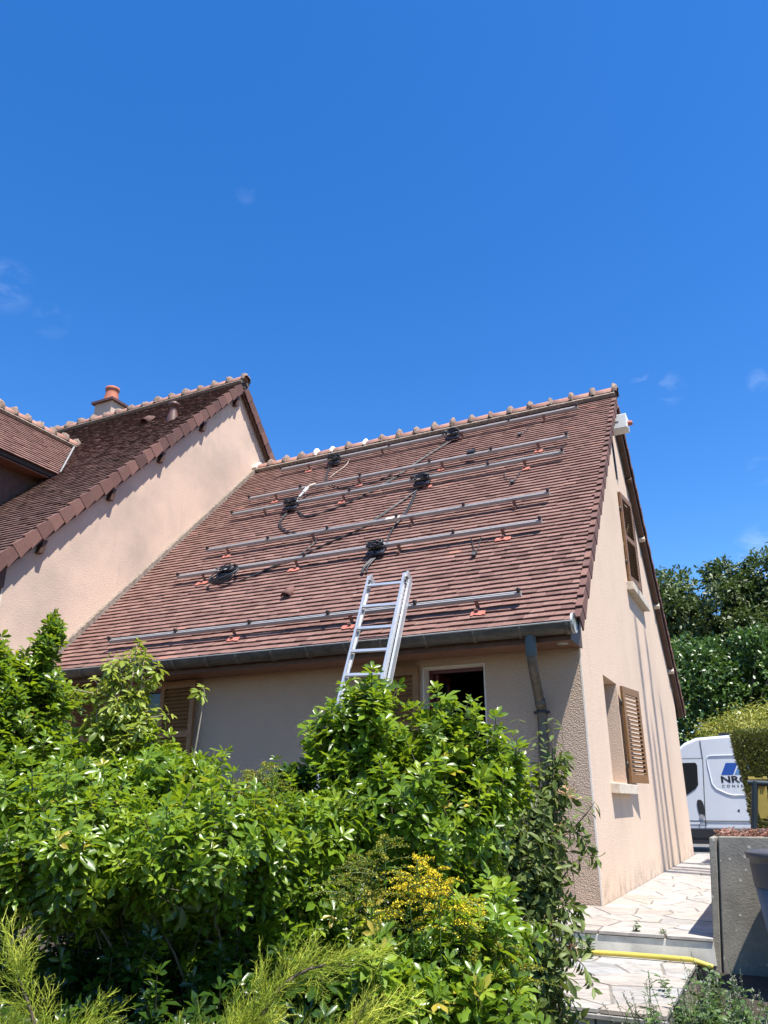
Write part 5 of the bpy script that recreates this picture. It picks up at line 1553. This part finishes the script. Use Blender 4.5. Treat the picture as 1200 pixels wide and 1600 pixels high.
# goldenrod
def goldenrod(label, tops, seed, tv, base_z=GB):
    r = np.random.default_rng(seed)
    tops = np.array(tops, float)
    root = thing('goldenrod', label, 'flower', (tops[:, 0].mean(), tops[:, 1].mean(), base_z), None)
    off = np.array(root.location)
    s = MB(); FP, FD, FT = [], [], []; LPs, LDs = [], []
    for t in tops:
        b = np.array((t[0] + r.normal(0, .05), t[1] + r.normal(0, .05), base_z))
        pts = [b * (1 - q) + t * q + np.array([math.sin(q * 3) * .02, 0, 0]) for q in np.linspace(0, 1, 8)]
        s.tube(pts, [0.005 - 0.003 * q for q in np.linspace(0, 1, 8)], 4, caps=False)
        for k in range(46):
            q = r.uniform(0.35, 0.93); p = b * (1 - q) + t * q
            a = r.uniform(0, 2 * math.pi)
            LPs.append(p); LDs.append((math.cos(a), math.sin(a), r.uniform(-.3, .6)))
        for k in range(18):                            # arching plumes
            h = k / 18.0
            p0 = t - np.array([0, 0, 0.15]) * h
            a = r.uniform(0, 2 * math.pi); ln = 0.045 + 0.15 * h ** 0.7 * r.uniform(.55, 1.2)
            d = np.array([math.cos(a), math.sin(a), 0])
            pl_ = [p0 + d * ln * q + np.array([0, 0, ln * (0.55 * q - 0.45 * q * q)]) for q in np.linspace(0, 1, 7)]
            s.tube(pl_, 0.0014, 3, caps=False)
            for q in np.linspace(0.15, 1, 26):
                pp_ = p0 + d * ln * q + np.array([0, 0, ln * (0.55 * q - 0.45 * q * q)])
                for _ in range(2):
                    FP.append(pp_ + r.normal(0, .0035, 3)); FD.append(unit(r.normal(0, 1, 3) + np.array([0, 0, 0.9]))); FT.append(tv + r.normal(0, .2))
    s.build('stems', M['weed'], root)['kind'] = 'stuff'
    FP, FD = np.array(FP), np.array(FD)
    me = leaf_mesh('flowers', leaflet(1, 0.7, .15, 0), FP - off, frames(FD, rand_dirs(len(FP), r)), r.uniform(.0045, .008, len(FP)), np.clip(FT, 0, 1), M['goldenrod'])
    o = link(bpy.data.objects.new('flowers', me), root); o['kind'] = 'stuff'
    LPs, LDs = np.array(LPs), unit(np.array(LDs))
    me = leaf_mesh('leaves', leaflet(1, 0.17, .04, 0.3), LPs - off, frames(LDs, np.tile((0, 0, 1.0), (len(LPs), 1)) + r.normal(0, .2, (len(LPs), 3))), r.uniform(.05, .085, len(LPs)), r.uniform(0, 1, len(LPs)), M['golden_leaf'])
    o = link(bpy.data.objects.new('leaves', me), root); o['kind'] = 'stuff'
goldenrod('goldenrod in full yellow bloom amid the shrubs, near the centre', [(0.56, -5.60, 0.735), (0.62, -5.56, 0.70), (0.54, -5.63, 0.65), (0.66, -5.54, 0.66)], 131, 1.0)
goldenrod('greenish goldenrod just coming into flower, right of the yellow one', [(0.72, -5.48, 0.53), (0.77, -5.45, 0.49), (0.70, -5.5, 0.45), (0.82, -5.40, 0.43)], 132, 0.2)
goldenrod('goldenrod in bud left of the yellow one', [(0.38, -5.62, 0.74), (0.44, -5.6, 0.80), (0.34, -5.66, 0.68), (0.42, -5.66, 0.64)], 133, 0.1)
goldenrod('pale goldenrod under the shaded wall, right of the left shutter', [(-0.17, -5.6, 1.02), (-0.11, -5.58, 1.05), (-0.06, -5.57, 0.99), (-0.22, -5.62, 0.97)], 134, 0.16)

# golden juniper: feathery sprays
def juniper_spray(seed):
    r = np.random.default_rng(seed)
    V, Q = [], []
    def prick(p, d, ln, w):
        d = unit(d); x = unit(np.cross(d, r.normal(0, 1, 3))); y = np.cross(d, x)
        b = len(V)
        for a in (0, 2.1, 4.2): V.append(p + (math.cos(a) * x + math.sin(a) * y) * w)
        for a in (0, 2.1, 4.2): V.append(p + d * ln + (math.cos(a) * x + math.sin(a) * y) * w * 0.2)
        for k in range(3): Q.append((b + k, b + (k + 1) % 3, b + 3 + (k + 1) % 3, b + 3 + k))
    def tw(p, d, ln, depth):
        prick(p, d, ln, 0.0042 + .004 * (2 - depth))
        if depth == 2: return
        n = 11 if depth == 0 else 6
        for k in range(n):
            q = (k + 0.5) / n
            s_ = 1 if k % 2 else -1
            side = unit(np.cross(d, np.array([0, 0, 1.0]) + r.normal(0, .35, 3))) * s_
            dd = unit(d * 0.85 + side * 0.62 + np.array([0, 0, .10]) + r.normal(0, .14, 3))
            tw(p + d * ln * q, dd, ln * (0.46 if depth == 0 else 0.42) * (1.15 - 0.65 * q) * r.uniform(.7, 1.2), depth + 1)
    tw(np.zeros(3), np.array([0, 1.0, 0]), 1.0, 0)
    return np.array(V), np.zeros((0, 3), int), np.array(Q)
SPR = [juniper_spray(k) for k in range(4)]
def juniper(label, ells, arms, n, seed):
    r = np.random.default_rng(seed)
    e0 = np.array(ells[0][:2])
    root = thing('golden_juniper', label, 'conifer', (float(e0[0]), float(e0[1]), GB), 'golden junipers in the foreground')
    P, N = sample_ellipsoids(ells, n, r, 0.55, 0.4)
    D = unit(N * 0.7 + np.array([0.25, 0.05, 0.45]) + r.normal(0, .25, (n, 3)))
    S = r.uniform(0.055, 0.11, n); tv = np.clip(r.normal(0.42, 0.2, n), 0, 1)
    s = MB()
    for a, b, c, k in arms:
        a, b, c = map(np.array, (a, b, c))
        q = np.linspace(0, 1, 12)[:, None]; pts = a * (1 - q) ** 2 + 2 * b * q * (1 - q) + c * q ** 2
        s.tube([tuple(p) for p in pts], [0.009 - .007 * t for t in np.linspace(0, 1, 12)], 5, caps=False)
        tq = r.uniform(.25, 1, k)[:, None]
        pp_ = a * (1 - tq) ** 2 + 2 * b * tq * (1 - tq) + c * tq ** 2
        tg = unit(2 * (b - a) * (1 - tq) + 2 * (c - b) * tq)
        dd = unit(tg + r.normal(0, .38, (k, 3)) + np.array([0, 0, .12]))
        P = np.concatenate([P, pp_]); D = np.concatenate([D, dd]); N = np.concatenate([N, rand_dirs(k, r)])
        S = np.concatenate([S, r.uniform(.07, .15, k)]); tv = np.concatenate([tv, np.clip(r.normal(.62, .2, k), 0, 1)])
    s.build('branches', M['bark'], root)
    up = unit(np.array([0, 0, 1.0]) + r.normal(0, .5, (len(P), 3)))
    near = np.argsort(np.linalg.norm(P - np.array(CAM), axis=1))
    Rm = frames(D, up); off = np.array(root.location)
    cache = {}
    for i in near[:220]:
        lv = int(round(tv[i] * 5)); k = int(i) % 4
        if (lv, k) not in cache:
            v, t, q = SPR[k]
            cache[(lv, k)] = np_mesh('spray', v, t, q, np.zeros(0), np.full(len(q), lv / 5), M['juniper'], False)
        o = bpy.data.objects.new('spray', cache[(lv, k)]); link(o, root)
        m4 = Matrix((Rm[i] * S[i]).tolist()).to_4x4(); m4.translation = Vector((P[i] - off).tolist()); o.matrix_local = m4
    far = near[220:]
    cos, Qs, t2, b = [], [], [], 0
    for k in range(4):
        idx = far[far % 4 == k]
        if not len(idx): continue
        co, T, Q = scatter(SPR[k], P[idx], Rm[idx], S[idx])
        cos.append(co); Qs.append(Q + b); b += len(co); t2.append(np.repeat(tv[idx], len(SPR[k][2])))
    if cos:
        me = np_mesh('sprays', np.concatenate(cos) - off, np.zeros((0, 3), int), np.concatenate(Qs), np.zeros(0), np.concatenate(t2), M['juniper'], False)
        o = link(bpy.data.objects.new('sprays', me), root); o['kind'] = 'stuff'
juniper('golden juniper spreading feathery arms across the bottom, left of centre',
        [(0.47, -6.52, 0.335, 0.13, 0.07), (0.59, -6.47, 0.335, 0.12, 0.065), (0.36, -6.6, 0.32, 0.11, 0.06), (0.27, -6.66, 0.295, 0.10, 0.05), (0.5, -6.5, 0.15, 0.26, 0.15), (0.3, -6.6, 0.16, 0.2, 0.12), (0.7, -6.4, 0.18, 0.2, 0.12)],
        [((0.5, -6.5, .30), (.58, -6.5, .60), (.76, -6.42, .56), 34), ((.55, -6.5, .30), (.68, -6.46, .42), (.80, -6.40, .44), 24), ((.45, -6.55, .30), (.50, -6.55, .40), (.56, -6.52, .45), 20), ((.6, -6.5, .28), (.74, -6.45, .38), (.80, -6.42, .50), 18), ((.6, -6.45, .28), (.75, -6.42, .34), (.86, -6.36, .36), 18)], 1000, 141)
juniper('smaller golden juniper in the bottom left corner with one upright arm',
        [(0.12, -6.75, 0.35, 0.085, 0.05), (0.03, -6.80, 0.365, 0.10, 0.05), (0.20, -6.72, 0.31, 0.08, 0.05), (0.1, -6.75, 0.18, 0.18, 0.12)],
        [((.18, -6.72, .32), (.13, -6.75, .48), (.08, -6.78, .56), 20), ((.10, -6.75, .34), (.18, -6.72, .42), (.22, -6.70, .42), 16)], 640, 142)
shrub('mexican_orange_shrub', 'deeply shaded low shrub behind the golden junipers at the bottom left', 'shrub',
      [(-0.25, -5.72, 0.22, 0.45, 0.20), (0.25, -5.7, 0.22, 0.3, 0.2), (-0.75, -5.90, 0.26, 0.4, 0.20), (-0.5, -5.8, 0.30, 0.25, 0.14)], 620, 107, 'choisya_dark', (0.0, -5.6, GB), 'glossy evergreen shrubs', up=0.5, tvm=0.3, nst=20)  # filler foliage; its dark leaf colour paints the shaded hollow under the shrubs

# weeds, lavender, sedum, grass tuft
def clump(name, label, cat, base, n, rad, h, seed, mat, tmpl, size, lean=0.5, group=None, flower=None, stem_mat='weed'):
    r = np.random.default_rng(seed)
    root = thing(name, label, cat, base, group)
    b = np.array(base, float); s = MB(); P, D = [], []; FP, FD = [], []
    for k in range(n):
        a = r.uniform(0, 2 * math.pi); rr = rad * math.sqrt(r.uniform(0, 1))
        p = b + np.array([math.cos(a) * rr, math.sin(a) * rr, 0]); hh = h * r.uniform(.5, 1.05)
        t = p + np.array([math.cos(a) * lean * hh * r.uniform(0, 1), math.sin(a) * lean * hh * r.uniform(0, 1), hh])
        s.tube([p, p * .5 + t * .5 + r.normal(0, .008, 3), t], [0.0026, 0.002, 0.0014], 3, caps=False)
        m_ = max(3, int(hh / (size * 0.45)))
        for j in range(m_):
            q = (j + 0.4) / m_
            if flower and q > 0.6: continue
            pp_ = p * (1 - q) + t * q
            for sd in (0, math.pi):
                az = j * 1.57 + sd + r.normal(0, .3)
                P.append(pp_); D.append((math.cos(az), math.sin(az), r.uniform(.1, .9)))
        if flower:
            for j in range(20):
                q = r.uniform(0.80, 1.0); FP.append(p * (1 - q) + t * q + r.normal(0, .004, 3)); FD.append(unit(r.normal(0, 1, 3) * .7 + np.array([0, 0, 1.0])))
    s.build('stems', M[stem_mat], root)['kind'] = 'stuff'
    P, D = np.array(P), unit(np.array(D))
    me = leaf_mesh('leaves', tmpl, P - b, frames(D, np.tile((0, 0, 1.0), (len(P), 1)) + r.normal(0, .3, (len(P), 3))), size * r.uniform(.6, 1.15, len(P)), np.clip(r.normal(.45, .25, len(P)), 0, 1), M[mat])
    o = link(bpy.data.objects.new('leaves', me), root); o['kind'] = 'stuff'
    if flower:
        FP, FD = np.array(FP), np.array(FD)
        me = leaf_mesh('flowers', leaflet(1, .5, .1, 0), FP - b, frames(FD, rand_dirs(len(FP), r)), r.uniform(.008, .013, len(FP)), r.uniform(0, 1, len(FP)), M[flower])
        o = link(bpy.data.objects.new('flowers', me), root); o['kind'] = 'stuff'
    return root
NARROW = leaflet(1, 0.16, .04, .25); BROAD = leaflet(1, .55, .08, .3)
clump('lavender', 'faded lavender with pale flower heads at the foot of the planter', 'flower', (1.10, -3.30, -0.50), 46, 0.22, 0.50, 151, 'weed', NARROW, 0.045, 0.7, None, 'lavender')
clump('lavender', 'faded lavender leaning before the tall grey pot', 'flower', (1.40, -3.10, -0.50), 34, 0.20, 0.60, 152, 'weed', NARROW, 0.045, 0.6, None, 'lavender')
clump('weed', 'bright green leafy weed in the bottom right corner', 'weed', (1.22, -3.62, -0.52), 40, 0.26, 0.46, 153, 'weed', BROAD, 0.05, 0.5)
clump('weed', 'low broad leaved weed below the marble landing', 'weed', (0.98, -3.55, -0.52), 26, 0.15, 0.30, 154, 'weed', BROAD, 0.045, 0.6)
clump('weed', 'spindly dark weed standing before the marble landing', 'weed', (0.86, -3.42, -0.45), 7, 0.06, 0.52, 155, 'weed', NARROW, 0.06, 0.15)
clump('weed', 'small weed growing in the joint at the top of the step', 'weed', (0.52, -1.46, 0.0), 5, 0.03, 0.07, 156, 'weed', BROAD, 0.03, 0.6)
clump('weed', 'tiny weed at the top of the step, nearer the planter', 'weed', (0.74, -1.48, 0.0), 4, 0.02, 0.04, 157, 'weed', BROAD, 0.02, 0.6)
clump('weed', 'dark leafy weed against the riser beside the honeysuckle', 'weed', (0.16, -1.72, -0.16), 20, 0.08, 0.16, 158, 'weed', BROAD, 0.04, 0.4)
clump('sedum', 'low reddish sedum filling the top of the planter', 'ground cover', (1.52, -1.15, 0.645), 260, 0.34, 0.085, 159, 'sedum', BROAD, 0.026, 0.5, None, None, 'sedum')
clump('ornamental_grass', 'dry grass tuft behind the dark post in the planter', 'grass', (1.72, -0.85, 0.645), 60, 0.06, 0.36, 160, 'dry_grass', leaflet(1, .05, .01, .4), 0.16, 0.9, None, None, 'dry_grass')
def boulder():
    r = np.random.default_rng(3)
    bm = bmesh.new(); bmesh.ops.create_icosphere(bm, subdivisions=3, radius=1)
    for v in bm.verts:
        k = 1 + 0.10 * math.sin(v.co.x * 3 + 1) * math.cos(v.co.y * 4) + 0.06 * math.sin(v.co.z * 7)
        v.co = Vector((v.co.x * 0.16 * k, v.co.y * 0.15 * k, v.co.z * 0.13 * k))
    for f in bm.faces: f.smooth = True
    me = bpy.data.meshes.new('boulder'); bm.to_mesh(me); bm.free(); me.materials.append(M['stone_grey'])
    o = bpy.data.objects.new('boulder', me); COL.objects.link(o); o.location = (1.52, -2.75, -0.30)
    tag(o, 'grey rounded stone at the foot of the tall pot', 'stone')
boulder()

# trees and hedges behind
def tree(name, label, cat, ells, n, seed, mat, size, base, tmpl, trunk_r=0.2, group=None, up=0.3, lean=0.8, clumpk=7, crad=0.35, inner=0.6, tvm=.5, lobes=0):
    r = np.random.default_rng(seed)
    root = thing(name, label, cat, base, group)
    b = np.array(base, float)
    nc = n // clumpk
    lob = list(ells)
    if lobes:
        lob = []
        for e in ells:
            e = np.array(e, float)
            for d in rand_dirs(lobes, r):
                k_ = r.uniform(0.26, 0.46)
                c_ = e[:3] + d * np.array([e[3], e[3], e[4]]) * (1 - k_ * r.uniform(.55, 1.0))
                lob.append((*c_, e[3] * k_, e[4] * k_))
    C0, N0 = sample_ellipsoids(lob, nc, r, inner, 0.5)
    # uneven outline: clumps pushed in and out
    C0 = C0 + N0 * r.normal(0, crad * 0.55, (nc, 1))
    P = np.repeat(C0, clumpk, 0) + r.normal(0, crad, (nc * clumpk, 3)) * np.array([1, 1, .75])
    N = np.repeat(N0, clumpk, 0)
    D = unit(N * lean + r.normal(0, .7, P.shape) + np.array([0, 0, -0.15]))
    UPV = unit(N * 0.6 + np.array([0, 0, up + .5]) + r.normal(0, .5, P.shape))
    tvc = np.repeat(r.normal(0, .22, nc), clumpk)
    me = leaf_mesh('crown', tmpl, P - b, frames(D, UPV), size * r.uniform(.6, 1.25, len(P)), np.clip(tvm + tvc + r.normal(0, .18, len(P)), 0, 1), M[mat])
    link(bpy.data.objects.new('crown', me), root)
    s = MB()
    top = np.array([e[:3] for e in ells]).mean(0)
    s.tube([b, b * .6 + top * .4 + (0.1, 0, 0), top], [trunk_r, trunk_r * .75, trunk_r * .35], 10)
    for e in ells:
        for k in range(3):
            q = np.array(e[:3]) + rand_dirs(1, r)[0] * np.array([e[3], e[3], e[4]]) * .7
            a = b * .45 + top * .55
            s.tube([a, a * .5 + q * .5 + (0, 0, .2), q], [trunk_r * .4, trunk_r * .25, trunk_r * .08], 6)
    s.build('trunk', M['bark'], root)
    return root
TL = leaflet(1, 0.55, .08, .2)
tree('dark_tree', 'tall dark green tree against the sky behind the van', 'tree',
     [(-0.4, 32.0, 9.9, 2.5, 2.6), (1.0, 32.7, 11.0, 1.5, 1.6), (2.6, 33.3, 9.9, 2.4, 2.5), (-2.6, 31.0, 9.0, 1.9, 2.6), (4.6, 34.0, 9.6, 2.4, 2.6), (0.6, 32.5, 6.8, 3.6, 2.6), (4, 33, 6.5, 3, 2.6)], 56000, 201, 'tree_far', 0.27, (0.8, 32.8, -0.3), leaflet(1, .42, .05, .2), .35, clumpk=12, crad=.16, inner=.6, lobes=18, tvm=.48)
tree('glossy_tree', 'bright leaved tree in front of the tall dark one', 'tree',
     [(-0.48, 21.9, 4.9, 1.3, 1.7), (1.24, 22.7, 5.3, 1.3, 1.6), (2.3, 23.1, 5.1, 1.4, 2.0), (0.24, 22.2, 5.5, .9, 1.2), (0.4, 22.3, 3.3, 2.2, 1.7), (-1.2, 21.5, 3.5, 1.4, 1.9), (2.4, 23, 3.2, 1.8, 1.6)], 27000, 202, 'tree_near', 0.17, (0.6, 22.6, -0.3), TL, .2, clumpk=10, crad=.10, inner=.6, lobes=16, tvm=.5)
tree('bamboo_clump', 'yellow green bamboo behind the van roof', 'bamboo',
     [(-0.05, 18.8, 2.9, .45, .42), (0.9, 19.2, 3.05, .9, .62), (1.9, 19.7, 3.2, 1.0, .68), (1.0, 19.3, 2.3, 1.6, .7)], 9000, 203, 'bamboo', 0.17, (0.9, 19.3, -0.3), leaflet(1, .16, .03, .5), .03, lean=.6, clumpk=8, crad=.14)
# clipped hedge: a leafy box with its own trunk
def hedge(name, label, poly, y0, y1, n, seed, mat):
    """poly = outline of the cross view (x,z); leaves over its faces"""
    r = np.random.default_rng(seed)
    xs = [p[0] for p in poly]; zs = [p[1] for p in poly]
    root = thing(name, label, 'hedge', ((min(xs) + max(xs)) / 2, (y0 + y1) / 2, -0.2))
    b = np.array(root.location)
    P, N = [], []
    area = []
    faces = []
    for i in range(len(poly)):
        a, c = poly[i], poly[(i + 1) % len(poly)]
        L = math.hypot(c[0] - a[0], c[1] - a[1]); faces.append(('side', a, c, L * (y1 - y0)))
    x0, x1, z0, z1 = min(xs), max(xs), min(zs), max(zs)
    faces.append(('front', None, None, (x1 - x0) * (z1 - z0)))
    tot = sum(f[3] for f in faces)
    def inside(x, z):
        w = False
        for i in range(len(poly)):
            (ax, az), (bx, bz) = poly[i], poly[i - 1]
            if (az > z) != (bz > z) and x < (bx - ax) * (z - az) / (bz - az) + ax: w = not w
        return w
    for kind, a, c, ar in faces:
        k = int(n * ar / tot)
        if kind == 'side':
            t = r.uniform(0, 1, k); y = r.uniform(y0, y1, k)
            nx, nz = (c[1] - a[1]), -(c[0] - a[0]); l = math.hypot(nx, nz)
            for q, yy in zip(t, y):
                P.append((a[0] + (c[0] - a[0]) * q, yy, a[1] + (c[1] - a[1]) * q)); N.append((nx / l, 0, nz / l))
        else:
            j = 0
            while j < k:
                x, z = r.uniform(x0, x1), r.uniform(z0, z1)
                if inside(x, z): P.append((x, y0, z)); N.append((0, -1, 0)); j += 1
    P, N = np.array(P), np.array(N)
    P = P - N * (r.exponential(0.03, len(P)))[:, None] + r.normal(0, .012, P.shape) + N * 0.02
    D = unit(N * .7 + np.array([0, 0, .45]) + r.normal(0, .45, P.shape))
    me = leaf_mesh('foliage', leaflet(1, .22, .04, .1), P - b, frames(D, unit(N + r.normal(0, .6, P.shape))), r.uniform(.035, .075, len(P)), np.clip(r.normal(.45, .22, len(P)), 0, 1), M[mat])
    link(bpy.data.objects.new('foliage', me), root)
    s = MB()
    cx = sum(xs) / len(xs); cz = sum(zs) / len(zs)
    pin = [(cx + (x - cx) * .82, cz + (z - cz) * .86) for x, z in poly]
    s.prism([(x, y0 + .12, z) for x, z in pin], (0, y1 - y0 - .24, 0)); s.build('twiggy_core', M['deck'], root)
    return root
hedge('clipped_hedge', 'clipped conifer hedge with a leaning edge, hiding the rear of the van', [(1.22, 0.55), (2.6, 0.55), (2.75, 1.97), (1.10, 1.97), (1.13, 1.6), (1.19, 1.3)], 6.0, 7.0, 60000, 211, 'hedge')

# slender trees beside the gable: their trunks throw the stripes on the wall
for i, (sh_y, top_z, sdist) in enumerate(((4.4, 3.9, 22.0), (5.4, 3.6, 21.0), (6.3, 2.6, 22.5), (4.9, 2.0, 23.5))):
    x = 0.38 * sdist; y = sh_y - 0.20 * sdist; h = top_z + sdist
    labs = ['slender tree nearest the steps, out beyond the planter', 'slender tree second along the side garden', 'slender tree third along the side garden', 'slender tree farthest from the gable wall in the side garden']
    root = thing('slender_tree', labs[i], 'tree', (x, y, -0.3), 'slender trees beside the gable')
    s = MB(); s.tube([(x, y, -0.4), (x + .03, y + .02, h * .4), (x - .02, y, h * .75), (x, y, h)], [0.12, 0.10, 0.06, 0.01], 8); s.build('trunk', M['bark'], root)
    r = np.random.default_rng(300 + i)
    k = 3600
    t = r.uniform(.15, 1, k); P = np.stack([np.full(k, x), np.full(k, y), h * t], 1) + rand_dirs(k, r) * ((0.05 + 0.62 * (1.0 - t)) * r.uniform(.15, 1, k))[:, None]
    me = leaf_mesh('crown', TL, P - np.array(root.location), frames(rand_dirs(k, r), rand_dirs(k, r)), r.uniform(.06, .11, k), r.uniform(.2, .8, k), M['tree_near'])
    link(bpy.data.objects.new('crown', me), root)
# more growth at the foot of the planter and the pot
clump('weed', 'thick green weeds before the concrete planter', 'weed', (1.22, -2.95, -0.50), 60, 0.26, 0.42, 171, 'weed', BROAD, 0.045, 0.5)
clump('weed', 'weeds round the grey stone by the tall pot', 'weed', (1.58, -3.15, -0.52), 60, 0.28, 0.50, 172, 'weed', BROAD, 0.045, 0.5)
clump('lavender', 'faded lavender in the very corner, nearest the viewer', 'flower', (1.36, -3.85, -0.52), 34, 0.22, 0.58, 173, 'weed', NARROW, 0.04, 0.6, None, 'lavender')
clump('weed', 'mixed weeds beside the shaded end of the landing', 'weed', (1.08, -2.55, -0.5), 30, 0.13, 0.42, 174, 'weed', BROAD, 0.04, 0.5)
